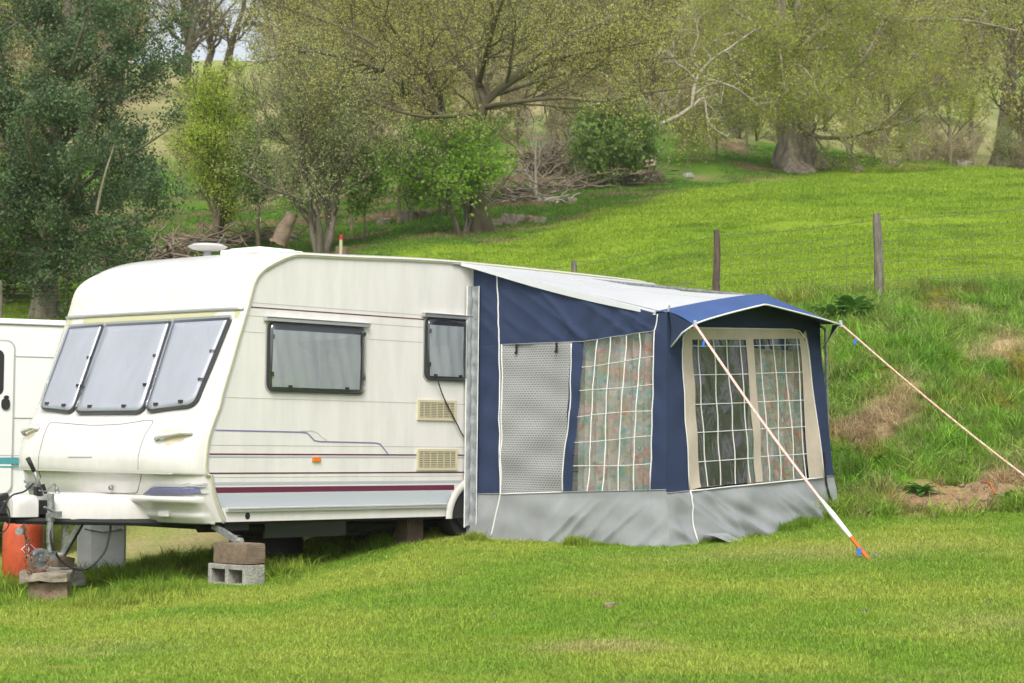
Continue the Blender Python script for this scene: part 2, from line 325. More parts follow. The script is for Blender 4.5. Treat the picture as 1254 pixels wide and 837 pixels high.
# ------------------------------------------------------------------ terrain
PROF = [  # bearing (photo x), then (distance, height) along it
    (-500, [(5, .02), (10, .0), (16.4, -.06), (21, -.06), (28, .7), (37, 3.2), (45, 4.6), (75, 9.5), (120, 20), (170, 32.5), (230, 42), (320, 44)]),
    (60, [(5, .03), (10, .02), (16.4, -.03), (21, -.02), (28, .9), (37.5, 3.35), (45, 4.75), (75, 9.7), (120, 20), (170, 31), (230, 40), (320, 40)]),
    (300, [(5, .04), (10.4, .04), (16.5, .1), (21, .15), (30, 1.7), (38, 3.4), (47, 5.05), (60, 7.6), (90, 12.8), (120, 20), (180, 33.5), (240, 44), (320, 44)]),
    (587, [(5, .04), (10.4, .05), (16.5, .3), (19, .42), (22, .8), (26, 1.6), (36, 3.5), (45, 5.35), (52, 6.5), (60, 8.4), (80, 12.3), (120, 20.8), (180, 36), (240, 52), (320, 55)]),
    (850, [(5, .04), (10.4, .05), (16.9, .41), (19, .47), (21.5, 1.2), (24, 2.2), (26.5, 2.85), (35, 4.3), (50, 6.95), (65, 9.4), (72, 11.1), (80, 13.0), (85, 13.2), (120, 20.9), (180, 37), (240, 54), (320, 57)]),
    (1000, [(5, .04), (10.5, .06), (16, .42), (18.6, .52), (20.2, 1.1), (22, 1.9), (24.3, 2.85), (30, 3.7), (50, 7.15), (70, 10.3), (76, 11.5), (80, 12.75), (84, 12.8), (120, 19.4), (180, 35.5), (240, 52), (320, 55)]),
    (1130, [(5, .04), (10.6, .05), (16, .45), (18.8, .60), (19.7, .85), (20.3, 1.2), (21.3, 1.63), (22.5, 2.17), (23.6, 2.62), (24.8, 2.98), (30, 3.8), (50, 7.15), (72, 10.7), (78, 11.8), (81, 12.1), (86, 11.6), (120, 19), (180, 35), (240, 50), (320, 53)]),
    (1254, [(5, .04), (10.6, .05), (16, .5), (18.6, .60), (20, 1.1), (21.5, 1.62), (23, 2.3), (24.5, 3.0), (30, 3.85), (50, 7.2), (78, 11.6), (84, 11.7), (120, 18.6), (180, 34.5), (240, 49), (320, 52)]),
    (1800, [(5, .04), (10.6, .05), (15, .5), (17.6, .60), (19, 1.1), (20.5, 1.62), (22, 2.3), (23.5, 3.0), (30, 3.95), (50, 7.3), (78, 11.6), (84, 11.7), (120, 18.6), (180, 34.5), (240, 49), (320, 52)]),
]
_ds = np.concatenate([np.arange(5, 40, .2), np.arange(40, 330, 1.0)])
_ks = np.ones(7) / 7
_tabz = []
for _, pr in PROF:
    z = np.interp(_ds, [p[0] for p in pr], [p[1] for p in pr]); z = np.convolve(np.pad(z, 3, 'edge'), _ks, 'valid'); _tabz.append(z)
_tabz = np.array(_tabz); _txs = np.array([(p[0] - 627) / F_PX for p in PROF])
def base_h(x, y):
    x = np.asarray(x, float); y = np.asarray(y, float); d = np.clip(y, 5, 329); t = np.clip(x / np.maximum(y, 9), _txs[0], _txs[-1])
    di = np.interp(d, _ds, np.arange(len(_ds))); i0 = np.clip(di.astype(int), 0, len(_ds) - 2); fd = di - i0
    ti = np.interp(t, _txs, np.arange(len(_txs))); j0 = np.clip(ti.astype(int), 0, len(_txs) - 2); ft = ti - j0; ft = ft * ft * (3 - 2 * ft)
    g = lambda j: _tabz[j, i0] * (1 - fd) + _tabz[j, i0 + 1] * fd
    return g(j0) * (1 - ft) + g(j0 + 1) * ft
def bankness(x, y):
    b = np.clip((y - 18.6) / .8, 0, 1) * np.clip((26 - y) / 1.6, 0, 1) * np.clip((x / np.maximum(y, 5) - .05) / .08, 0, 1)
    return b
def H(x, y):
    x = np.asarray(x, float); y = np.asarray(y, float); b = bankness(x, y); far = np.clip((y - 27) / 20, 0, 1)
    n = (fbm(x * .5, y * .5, 3) - .5) * .07 * (1 - far) + (fbm(x * 1.6 + 5, y * 1.6, 4) - .5) * .5 * b + (fbm(x * 5 + 5, y * 5, 3) - .5) * .14 * b + (fbm(x * .12, y * .12, 4) - .5) * 1.1 * np.clip((y - 55) / 60, 0, 1) + (fbm(x * .3, y * .3, 3) - .5) * .35 * far
    return base_h(x, y) + n
def h(x, y): return float(H(x, y))
def ground_at(px, py, d0=8, d1=300):
    """the ground point seen at this photo position"""
    ds = np.concatenate([np.arange(d0, 40, .05), np.arange(40, d1, .3)]); r = ray(px, py); X = r[0] / r[1] * ds; Z = r[2] / r[1] * ds + CAMZ
    hz = H(X, ds); k = np.argmax(hz >= Z); return np.array([X[k], ds[k], hz[k]])
def gcol(x, y):
    """real colour of the ground cover"""
    x = np.asarray(x, float); y = np.asarray(y, float); n1 = fbm(x * .9, y * .9, 4); n2 = fbm(x * 3.1 + 40, y * 3.1, 4); n3 = fbm(x * .25 + 9, y * .25, 3)
    def mixc(a, b, f): f = np.clip(f, 0, 1)[..., None]; return a * (1 - f) + b * f
    c = lambda *v: np.array(v) + np.zeros(x.shape + (3,))
    lawn = mixc(c(.185, .315, .030), c(.30, .375, .055), (n1 - .40) * 4)
    lawn = mixc(lawn, c(.42, .38, .15), (n2 - .60) * 3.0 * np.clip((n3 - .35) * 4, 0, 1))
    for cx, cy, rx, ry, a in ((.52, 11.75, .33, .22, .75), (.83, 12.6, .1, .06, .6), (2.4, 16.2, 1.2, .6, .35), (3.0, 12.5, .5, .4, .35), (-2.5, 12.2, .6, .3, .3), (-3.2, 21.5, 2.4, 1.2, .8)):
        lawn = mixc(lawn, c(.46, .39, .19), a * np.exp(-((x - cx) / rx) ** 2 - ((y - cy) / ry) ** 2) * (.5 + n2))
    field = mixc(c(.20, .315, .026), c(.255, .36, .034), (n3 - .3) * 2.5)
    field = mixc(field, c(.20, .27, .035), (n2 - .5) * 1.6)
    field = mixc(field, c(.09, .17, .016), (n1 - .60) * 3)
    bank = mixc(c(.12, .27, .025), c(.19, .34, .035), (n2 - .3) * 2)
    bank = mixc(bank, c(.44, .36, .20), (fbm(x * 1.3 + 70, y * 1.9 + 3, 4) - .61) * 6)
    bank = mixc(bank, c(.20, .19, .02), (fbm(x * 1.7 + 7, y * 1.7 + 93, 3) - .60) * 6)
    out = mixc(lawn, field, np.clip((y - 26) / 3, 0, 1))
    out = mixc(out, bank, bankness(x, y) * 1.3)
    for cx, cy, rx, ry, cc in ((3.93, 19.15, .62, .42, (.34, .22, .12)), (4.5, 19.4, .35, .25, (.36, .26, .15)), (3.75, 21.1, .42, .30, (.30, .21, .13)), (3.55, 20.7, .5, .4, (.34, .26, .15))):
        out = mixc(out, c(*cc), 1.9 * np.exp(-(((x - cx) / rx) ** 2 + ((y - cy) / ry) ** 2)) - .35 + (n2 - .5) * 1.2)
    # rough strip and wood floor beyond the field: left of the field edge, and behind its far side
    t = x / np.maximum(y, 5); edge = np.interp(t, [-.3, -.10, -.02, .06, .085, .14, .17, .26, .4], [41, 43, 46, 50, 57, 67, 72, 76, 78])
    w = np.clip((y - edge) / 3 + (n1 - .5) * 2.5, 0, 1) * np.clip((y - 32) / 5, 0, 1)
    rough = mixc(c(.075, .17, .02), c(.13, .22, .03), (n2 - .3) * 2); rough = mixc(rough, c(.24, .18, .10), (fbm(x * .5 + 31, y * .7, 4) - .54) * 7)
    out = mixc(out, rough, w)
    hill = mixc(c(.30, .33, .12), c(.38, .33, .17), (n3 - .35) * 3); hill = mixc(hill, c(.30, .40, .12), (fbm(x * .05 + 3, y * .05, 3) - .52) * 6)
    return mixc(out, hill, np.clip((y - 88) / 10, 0, 1))
xs = np.concatenate([-np.geomspace(400, 26, 30)[:-1], np.arange(-26, -8, .5), np.arange(-8, 9, .07), np.arange(9, 26, .5), np.geomspace(26, 400, 30)])
ys = np.concatenate([-np.geomspace(300, 4, 16), np.arange(-2, 8, 1.0), np.arange(8, 27, .06), np.arange(27, 60, .4), np.arange(60, 130, 1.4), np.geomspace(130, 600, 40)])
X, Y = np.meshgrid(xs, ys); Z = H(X, Y)
nx, ny = len(xs), len(ys); I = np.arange(nx * ny).reshape(ny, nx)
fc = np.stack([I[:-1, :-1], I[:-1, 1:], I[1:, 1:], I[1:, :-1]], -1).reshape(-1, 4)
gm = bpy.data.materials.new('ground_cover'); gm.use_nodes = True; nt = gm.node_tree; pb = nt.nodes['Principled BSDF']
ga = nt.nodes.new('ShaderNodeAttribute'); ga.attribute_name = 'cover'
tcn = nt.nodes.new('ShaderNodeTexCoord'); nn = nt.nodes.new('ShaderNodeTexNoise'); nn.inputs['Scale'].default_value = 26; nn.inputs['Detail'].default_value = 8; nn.inputs['Roughness'].default_value = .7
nt.links.new(tcn.outputs['Object'], nn.inputs['Vector']); mrn = nt.nodes.new('ShaderNodeMapRange'); mrn.inputs[1].default_value = .3; mrn.inputs[2].default_value = .7; mrn.inputs[3].default_value = .6; mrn.inputs[4].default_value = 1.3
nt.links.new(nn.outputs['Fac'], mrn.inputs[0]); vmn = nt.nodes.new('ShaderNodeVectorMath'); vmn.operation = 'SCALE'; nt.links.new(ga.outputs['Color'], vmn.inputs[0]); nt.links.new(mrn.outputs[0], vmn.inputs['Scale'])
nt.links.new(vmn.outputs[0], pb.inputs['Base Color']); pb.inputs['Roughness'].default_value = 1; pb.inputs['Specular IOR Level'].default_value = .05
bpn = nt.nodes.new('ShaderNodeBump'); bpn.inputs['Strength'].default_value = .8; bpn.inputs['Distance'].default_value = .04; nt.links.new(nn.outputs['Fac'], bpn.inputs['Height']); nt.links.new(bpn.outputs[0], pb.inputs['Normal'])
ground = np_mesh('ground', np.stack([X, Y, Z], -1).reshape(-1, 3), fc, gm, smooth=True, kind='structure', label='mown lawn rising over a grassy bank to a green field and wooded hillside', cat='ground')
ca = ground.data.attributes.new('cover', 'FLOAT_COLOR', 'POINT')
ca.data.foreach_set('color', np.concatenate([gcol(X, Y), np.ones(X.shape + (1,))], -1).astype(np.float32).ravel())
print('terrain done')
# ------------------------------------------------------------------ caravan surface
CW = 2.37
PC = [(.062, 0), (0, .12), (-.06, .26), (-.083, .36), (-.122, .378), (-.133, .465), (-.113, .649), (-.055, .80), (-.005, .91), (.025, 1.02), (.10, 1.23), (.169, 1.43), (.262, 1.69), (.331, 1.90), (.40, 1.985), (.499, 2.048), (.671, 2.123), (.80, 2.153), (1.3, 2.172), (2.665, 2.221), (5.2, 2.215), (5.42, 2.16), (5.56, 2.0), (5.62, 1.7), (5.66, .9), (5.64, 0)]
def catmull(P, n=5, loop=False):
    out = []; P = [np.array(p, float) for p in P]
    for i in range(len(P) - 1):
        p0 = P[max(i - 1, 0)]; p1 = P[i]; p2 = P[i + 1]; p3 = P[min(i + 2, len(P) - 1)]
        for k in range(n):
            t = k / n; m1 = (p2 - p0) * .5; m2 = (p3 - p1) * .5
            d = np.linalg.norm(p2 - p1); m1 *= min(1, 1.2 * d / (np.linalg.norm(m1) + 1e-9)); m2 *= min(1, 1.2 * d / (np.linalg.norm(m2) + 1e-9))
            out.append((2 * t ** 3 - 3 * t ** 2 + 1) * p1 + (t ** 3 - 2 * t ** 2 + t) * m1 + (-2 * t ** 3 + 3 * t ** 2) * p2 + (t ** 3 - t ** 2) * m2)
    out.append(P[-1]); return out
CP = np.array(catmull(PC, 5))
_fr = CP[:np.argmax(CP[:, 0] > .55)]
def prof_u(z): return float(np.interp(z, _fr[:, 1], _fr[:, 0]))
def bulge(z): return float(np.interp(z, [0, .15, .5, .85, 1.25, 1.69, 1.95, 2.1], [.17, .25, .25, .15, .085, .04, .01, 0]))
def crown_e(v):
    t = min(1, abs(2 * v / CW + 1)); return max(0.0, 1 - t ** 5) ** .5
def front(v, z, off=0):
    u = prof_u(z) - bulge(z) * crown_e(v)
    if off:
        e = .01; du_dv = (prof_u(z) - bulge(z) * crown_e(min(-.001, v + e)) - (prof_u(z) - bulge(z) * crown_e(max(-CW, v - e)))) / (2 * e)
        du_dz = (prof_u(z + .03) - bulge(z + .03) * crown_e(v) - prof_u(z - .03) + bulge(z - .03) * crown_e(v)) / .06
        n = np.array([-1, max(-1, min(1, du_dv)), du_dz]); n /= np.linalg.norm(n); return (u + n[0] * off, v + n[1] * off, z + n[2] * off)
    return (u, v, z)
def front_px(px, py):
    """(v, z) on the caravan's nose seen at this photo position"""
    u = -.1; r = ray(px, py); o = O3 - np.array([0, 0, CAMZ])
    for _ in range(12):
        q = o + A3 * u; t = (q @ A3) / (r @ A3); p = r * t - o; v = float(p @ V3); z = float(p[2]); u = prof_u(z) - bulge(z) * crown_e(max(-CW, min(0, v)))
    return (max(-CW, min(-.001, v)), z)
CAR = empty('caravan', tuple(O3), YAW, label='cream touring caravan with maroon and lilac stripes and three sloping front windows', cat='caravan')
def cpart(b, name, m, parent=None, **k): return b.build(name, m, parent or CAR, **k)
def side(u, z, off=0): return (u, off, z)
# shell: nose, roof and tail swept across, side walls filled
NV = 28; vv = [-CW * (1 - math.cos(math.pi * i / NV)) / 2 for i in range(NV + 1)]
b = B(True); rows = len(CP)
vs = []
for (pu, pz) in CP:
    isroof = pu > .45 and pz > 2.0
    for v in vv:
        e = crown_e(v)
        if pu <= .56 and pz < 2.1: vs.append((pu - bulge(pz) * e, v, pz + (.05 * e * np.interp(pu, [.4, .56], [0, .6]) if pz > 1.9 else 0)))
        else: vs.append((pu + (0 if pu < 5.3 else .06 * e), v, pz + (.05 * e if isroof else 0)))
n = NV + 1
b.add(vs, [(i * n + j, i * n + j + 1, (i + 1) * n + j + 1, (i + 1) * n + j) for i in range(rows - 1) for j in range(NV)])
cpart(b, 'body', M['gel'], angle=50, smooth=True)
for vside, nm in ((0, 'side_wall'), (-CW, 'side_wall')):
    b = B(True); poly = [(p[0], vside, p[1]) for p in CP]; bb = [(p[0], vside - (.03 if vside == 0 else -.03), p[1]) for p in CP]
    k = len(poly); b.add(poly, [tuple(range(k))]); cpart(b, nm, M['side'])
b = B(True); b.box((2.8, -CW / 2, -.005), (5.5, CW - .06, .03)); cpart(b, 'floor_pan', M['dark'])
# edge trims along the profile
for v0 in (.004, -CW):
    i1 = len(CP) - 1
    b = B(True); b.tube([(p[0] + .012, v0, p[1] - .004) for p in CP[:i1]], .016, 6); cpart(b, 'corner_trim', M['gel'], smooth=True)
    b = B(True); b.tube([(p[0] + .004, v0 + (.014 if v0 > -1 else -.014), p[1]) for p in CP[:i1]], .006, 5); cpart(b, 'bead', M['bead'], smooth=True)
    b = B(True); b.tube([(p[0] + .036, v0 + .004, p[1] - .012 * (1 if p[1] > 2 else 0)) for p in CP[1:i1]], .004, 4); cpart(b, 'trim_seam', M['seam'])
# side stripes and panel seams
def ribbon(pts, w, m, name='stripe', off=.0025, w2=None):
    b = B(True); P = [np.array(p, float) for p in pts]; L = []; R = []
    for i, p in enumerate(P):
        t = P[min(i + 1, len(P) - 1)] - P[max(i - 1, 0)]; t /= np.linalg.norm(t); nrm = np.array([-t[1], t[0]]) * w / 2
        L.append(side(*(p + nrm), off)); R.append(side(*(p - nrm), off))
    k = len(P); b.add(L + R, [(i, i + 1, k + i + 1, k + i) for i in range(k - 1)]); return cpart(b, name, m)
def hline(z0, z1, m, u0=None, u1=5.6, off=.0025, name='stripe'):
    b = B(True); ua = prof_u(z0) + .04 if u0 is None else u0; ub = prof_u(z1) + .04 if u0 is None else u0
    b.add([side(ua, z0, off), side(u1, z0, off), side(u1, z1, off), side(ub, z1, off)], [(0, 1, 2, 3)]); return cpart(b, name, m)
hline(1.697, 1.706, M['maroon']); hline(.527, .538, M['maroon']); hline(.506, .518, M['greytape']); hline(.377, .388, M['maroon'])
hline(.290, .312, M['greytape']); hline(.229, .273, M['maroon'], u1=2.66); hline(.118, .222, M['bluegrey'], u1=2.62)
hline(.2735, .279, M['piping'], u1=2.66)
for z in (1.735, 1.63, 1.50, .975, .60, .348): hline(z, z + .004, M['seam'], name='panel_seam', off=.0015)
ribbon([(-.03, .719), (.86, .713), (.93, .707), (.97, .68), (1.01, .647), (1.07, .638), (1.70, .632), (1.76, .622), (1.80, .585), (1.85, .539)], .011, M['lilac'])
ribbon([(.86, .722), (.98, .724), (1.04, .712), (1.09, .675), (1.15, .648)], .005, M['greytape'])
b = B(True); b.box((1.32, .014, .093), (2.46, .028, .034)); b.box((1.32, .03, .101), (2.46, .008, .008)); cpart(b, 'side_rail', M['alu'], bev=.004)
b = B(True); b.rings(rrect(.99, .474, 1.075, .512, .006), side, 0, .018, 1); cpart(b, 'marker_lamp', M['orange'], bev=.002)
b = B(True); b.rings([(.315 + .025 * math.cos(t), .044 + .028 * math.sin(t)) for t in np.linspace(0, 6.28, 17)[:-1]], side, .001, .003, 1); cpart(b, 'drain_hole', M['rubber'])
# side windows
def side_window(u0, z0, u1, z1):
    f = B(True); f.rings(rrect(u0, z0, u1, z1, .07), side, 0, .022, 2); fo = cpart(f, 'window', M['winframe'], angle=40)
    g = B(True); g.rings(rrect(u0 - .012, z0 - .012, u1 + .012, z1 + .012, .075), side, 0, .008, 1); cpart(g, 'window_seal', M['seam'], fo)
    b = B(True)
    def bf(a, c, o): return (a, .024 + .004 * math.sin(a * 47 + 3 * math.sin(c * 5)) + o, c)
    bb = B(True); i = .028
    bb.grid(lambda a, c: bf(u0 + i + .02 + (u1 - u0 - 2 * i - .06) * a, z0 + i + .01 + (z1 - z0 - 2 * i - .05) * c, .004), 60, 10); cpart(bb, 'blind', M['blind2'], fo, smooth=True)
    p = B(True)
    def pf(a, c, o):
        x = abs(2 * (a - (u0 + u1) / 2) / (u1 - u0)); y = abs(2 * (c - (z0 + z1) / 2) / (z1 - z0)); return (a, .034 + o * 1.0 + .012 * (1 - x ** 4) * (1 - y ** 4), c)
    p.rings(rrect(u0 + .012, z0 + .012, u1 - .012, z1 - .012, .06), pf, 0, .004, 6); cpart(p, 'pane', M['acryl'], fo, smooth=True)
    for (a, c) in ((u0 + .045, z0 + .25 * (z1 - z0)), (u0 + .045, z0 + .78 * (z1 - z0)), (u0 + .22 * (u1 - u0), z0 + .045), (u0 + .8 * (u1 - u0), z0 + .045)):
        q = B(True); q.box((a, .034, c), (.035 if c < z0 + .1 else .02, .012, .02 if c < z0 + .1 else .035)); cpart(q, 'catch', M['rubber'], fo)
    t = B(True); t.box(((u0 + u1) / 2, .022, z1 + .012), (u1 - u0 + .07, .04, .028)); t.box(((u0 + u1) / 2, .026, z1 + .031), (u1 - u0 + .07, .048, .007)); cpart(t, 'top_rail', M['alu'], fo, bev=.004)
side_window(.478, 1.035, 1.556, 1.60); side_window(2.262, 1.178, 2.80, 1.725)
def vent(u0, z0, u1, z1):
    f = B(True); w = .022
    for a0, c0, a1, c1 in ((u0, z0, u1, z0 + w), (u0, z1 - w, u1, z1), (u0, z0 + w, u0 + w, z1 - w), (u1 - w, z0 + w, u1, z1 - w)):
        f.box(((a0 + a1) / 2, .009, (c0 + c1) / 2), (a1 - a0, .018, c1 - c0))
    for k in range(1, 6): f.box((u0 + (u1 - u0) * k / 6, .007, (z0 + z1) / 2), (.008, .012, z1 - z0 - 2 * w))
    fo = cpart(f, 'vent', M['beige'])
    d = B(True); d.box(((u0 + u1) / 2, .001, (z0 + z1) / 2), (u1 - u0 - .02, .004, z1 - z0 - .02)); cpart(d, 'backing', M['groove'], fo)
    n = 9; st = (z1 - z0 - 2 * w) / n
    for k in range(n): s_ = B(True); s_.box(((u0 + u1) / 2, .010, z0 + w + st * (k + .5)), (u1 - u0 - 2 * w, .008, st * .55), rot=(.0, 0, 0)); cpart(s_, 'slat', M['beige'], fo)
vent(2.19, .832, 2.665, 1.008); vent(2.19, .40, 2.685, .585)
# nose: gutter trim over the windows, three windows, locker lid, handles, lower stripes
def fpatch(outline, off0, off1, rings=5):
    b = B(True); b.rings(outline, lambda v, z, o: front(max(-CW + .002, min(-.002, v)), z, o), off0, off1, rings); return b
b = B(True); vr = [-CW + .01 + (CW - .02) * i / 30 for i in range(31)]
b.tube([front(v, 1.682, .012) for v in vr], .013, 6); cpart(b, 'gutter_trim', M['alu'], smooth=True)
b = fpatch(rquad([(-.04, 1.67), (-CW + .05, 1.67), (-CW + .05, 1.61), (-.04, 1.61)], .004, 2), .001, .004, 3); cpart(b, 'painted_gutter_shade', M['bead'])  # thin darker cream band, shade below the gutter put in as colour
P_ = front_px
wins = [((88, 403), (130, 400), (90.5, 508.5), (51, 503.5)), ((132.5, 400), (213, 396), (176, 508.5), (92, 509)), ((215.5, 395.5), (285, 391.5), (241, 500), (178.5, 508))]
for k, q in enumerate(wins):
    q = [P_(*p) for p in q]
    f = fpatch(rquad(q, [.02, .02, .09, .09], 5), .002, .03, 5); fo = cpart(f, 'window', M['winframe'], angle=40)
    c = np.mean(q, 0); ins = lambda s1, s2: [tuple(c + (np.array(p) - c) * np.array([s1, s2])) for p in q]
    sx = .95 if k == 1 else .92
    qq = ins(sx, .95); rq = rquad(qq, [.01, .01, .07, .07], 5)
    b = fpatch(rq, .0305, .033, 8)
    cpart(b, 'blind', M['blind'], fo, smooth=True)
    b = fpatch(rquad(ins(.97, .98), [.02, .02, .085, .085], 5), .034, .05, 6); cpart(b, 'pane', M['acryl'], fo, smooth=True)
    b = B(True); tl, tr, br, bl = [np.array(p) for p in q]
    b.tube([front(*(tl + (tr - tl) * t + np.array([0, .012])), .03) for t in np.linspace(0, 1, 6)], .013, 5); cpart(b, 'top_rail', M['alu'], fo)
    for t1, t2 in ((.22, .07), (.72, .07), (.93, .3), (.93, .62)):
        p = bl + (br - bl) * t1; p = p + (tl + (tr - tl) * t1 - p) * t2; x = front(p[0], p[1], .04); s_ = B(True); s_.box(x, (.02, .04, .025)); cpart(s_, 'catch', M['rubber'], fo)
# locker lid outline from the photo
lid = [P_(*p) for p in ((47, 603), (47, 575), (49, 552), (56, 528), (62, 518), (110, 521), (150, 519.5), (187, 515), (178, 532), (171, 552), (169, 575), (170, 596), (166, 604), (110, 603.5))]
b = B(True); cl = catmull(lid + [lid[0]], 3); b.tube([front(min(-.01, p[0]), p[1], .0) for p in cl], .0035, 4); lo = cpart(b, 'locker_lid', M['groove'])
for px, py in ((118, 523),):
    pass
x = front(*P_(138, 597), .012); b = B(True); b.tube([x, (x[0] - .02, x[1], x[2])], [.022, .018], 10); cpart(b, 'lock', M['galv'], lo, smooth=True)
b = fpatch(rquad([P_(84, 556), P_(113, 556), P_(113, 560), P_(84, 560)], .006, 3), .0, .008, 2); cpart(b, 'badge_plate', M['gel'])
# ledge under the locker
b = B(True); b.tube([front(v, .377, .004) for v in vr[1:-2]], .006, 5); cpart(b, 'ledge_line', M['seam'])
def handle(p, w):
    v, z = p; f = fpatch(rquad([(v - w * .42, z + .055), (v + w * .3, z + .075), (v + w * .36, z - .02), (v - w * .12, z - .065)], .02, 4), .001, .003, 2); ho = cpart(f, 'grab_handle', M['beige'])
    b = B(True); b.tube([front(v - w / 2, z - .018, .01), front(v - w * .3, z - .010, .045), front(v + w * .3, z + .022, .045), front(v + w / 2, z + .03, .01)], [.016, .02, .02, .016], 8); cpart(b, 'grip_bar', M['gel'], ho, smooth=True)
handle(P_(211, 536), .31); handle(P_(38, 530), .24)
# lower stripes on the nose
def fdecal(pts, m): 
    dn = [tuple(np.array(p) * (1 - t) + np.array(q) * t) for p, q in zip(pts, pts[1:] + pts[:1]) for t in (0, .2, .4, .6, .8)]
    b = fpatch([P_(*p) for p in dn], .010, .012, 4); cpart(b, 'stripe', m)
fdecal([(176, 605), (186, 597), (200, 597.5), (255, 597.5), (257, 604.5), (215, 605.5)], M['lilac'])
fdecal([(184, 595.5), (192, 592), (252, 592), (254, 596), (220, 596.5)], M['greytape'])
fdecal([(21, 592), (44, 595), (44, 600), (21, 597)], M['lilac']); fdecal([(21, 586.5), (44, 589.5), (44, 593), (21, 590)], M['greytape'])
# bottom fairing (bumper moulding with a step handle)
b = B(True)
prof = [(.005, .20), (-.008, .192), (-.022, .175), (-.022, .155), (.0, .13), (.004, .075), (-.024, .045), (-.028, .01), (-.015, -.015), (.03, -.02)]
def fair(t, s):
    v = -.02 - 1.02 * t; i = s * (len(prof) - 1); k = int(min(i, len(prof) - 2)); f = i - k; p = np.array(prof[k]) * (1 - f) + np.array(prof[k + 1]) * f
    e = min(1, t / .04, (1 - t) / .3); e = e * e * (3 - 2 * e)
    return (prof_u(max(p[1], .0)) - bulge(max(p[1], 0)) * crown_e(v) + p[0] * e - .01, v, p[1])
b.grid(fair, 40, 21); cpart(b, 'bumper_moulding', M['gel'], smooth=True)
b = B(True); x = front(-.42, .07, .02); b.box((x[0], x[1], x[2]), (.035, .13, .05)); cpart(b, 'step_handle', M['gel'], bev=.012)
b = B(True); b.tube([front(v, -.012 + .0 * v, .015) for v in np.linspace(-.05, -2.1, 20)], .008, 4); cpart(b, 'lower_seam', M['rubber'])
# A-frame with its moulded cover, in two lobes either side of the jockey wheel
CV = -1.07
def lobe(u0, u1, w0, w1, z0, z1):
    b = B(True); sec = []
    N = 8
    for i in range(N + 1):
        t = i / N; u = u0 + (u1 - u0) * t; w = w0 + (w1 - w0) * t; edge = min(t, 1 - t) * N; e = .75 + .25 * min(1, edge); zt = z1 if np.isscalar(z1) else z1[0] + (z1[1] - z1[0]) * max(0, (t - .45) / .55) ** 1.5
        ring = []
        for a, c in ((-.5, 0), (-.5, .55), (-.47, .8), (-.38, .95), (-.2, 1), (.2, 1), (.38, .95), (.47, .8), (.5, .55), (.5, 0)): ring.append((u, CV + a * w * e, z0 + (zt - z0) * c * (.93 + .07 * e)))
        sec.append(ring)
    k = len(sec[0]); vs = [p for r in sec for p in r]
    b.add(vs, [(i * k + j, i * k + (j + 1) % k, (i + 1) * k + (j + 1) % k, (i + 1) * k + j) for i in range(N) for j in range(k)] + [tuple(range(k)), tuple(N * k + j for j in range(k))]); return b
hc = cpart(lobe(-1.20, -.97, .22, .26, .03, .20), 'hitch_cover', M['gel'], angle=45)
cpart(lobe(-.86, -.06, .40, .95, .01, (.215, .15)), 'hitch_cover', M['gel'], angle=45)
b = B(True); b.box((-.93, CV - .02, .10), (.16, .20, .11)); cpart(b, 'hitch_recess', M['rubber'])
b = B(True)
for sgn in (-1, 1): b.tube([(-1.15, CV + sgn * .05, -.0), (.2, CV + sgn * .62, -.03)], .028, 6)
b.tube([(-1.3, CV, .03), (-.7, CV, -.0)], .035, 8); b.tube([(.2, CV - .9, -.05), (.2, CV + .9, -.05)], .03, 6); cpart(b, 'drawbar', M['dark'])
b = B(True); b.box((-1.33, CV, .10), (.20, .10, .10)); b.tube([(-1.42, CV, .02), (-1.42, CV, .15)], [.055, .05], 10); b.box((-1.28, CV + .01, .17), (.16, .05, .05), rot=(0, -.3, 0)); cpart(b, 'coupling', M['rubber'], bev=.01)
b = B(True); b.tube([(-.93, CV + .06, .19), (-.96, CV + .06, .30), (-1.0, CV + .06, .39)], [.020, .017, .013], 8); hb = cpart(b, 'handbrake', M['galv'], smooth=True)
b = B(True); b.tube([(-1.0, CV + .06, .385), (-1.06, CV + .06, .485)], [.017, .020], 8); cpart(b, 'grip', M['rubber'], hb, smooth=True)
b = B(True); b.box((-.97, CV + .065, .225), (.045, .035, .07)); b.tube([(-.93, CV + .08, .28), (-.90, CV + .08, .21)], .014, 6); cpart(b, 'ratchet', M['rubber'], hb)
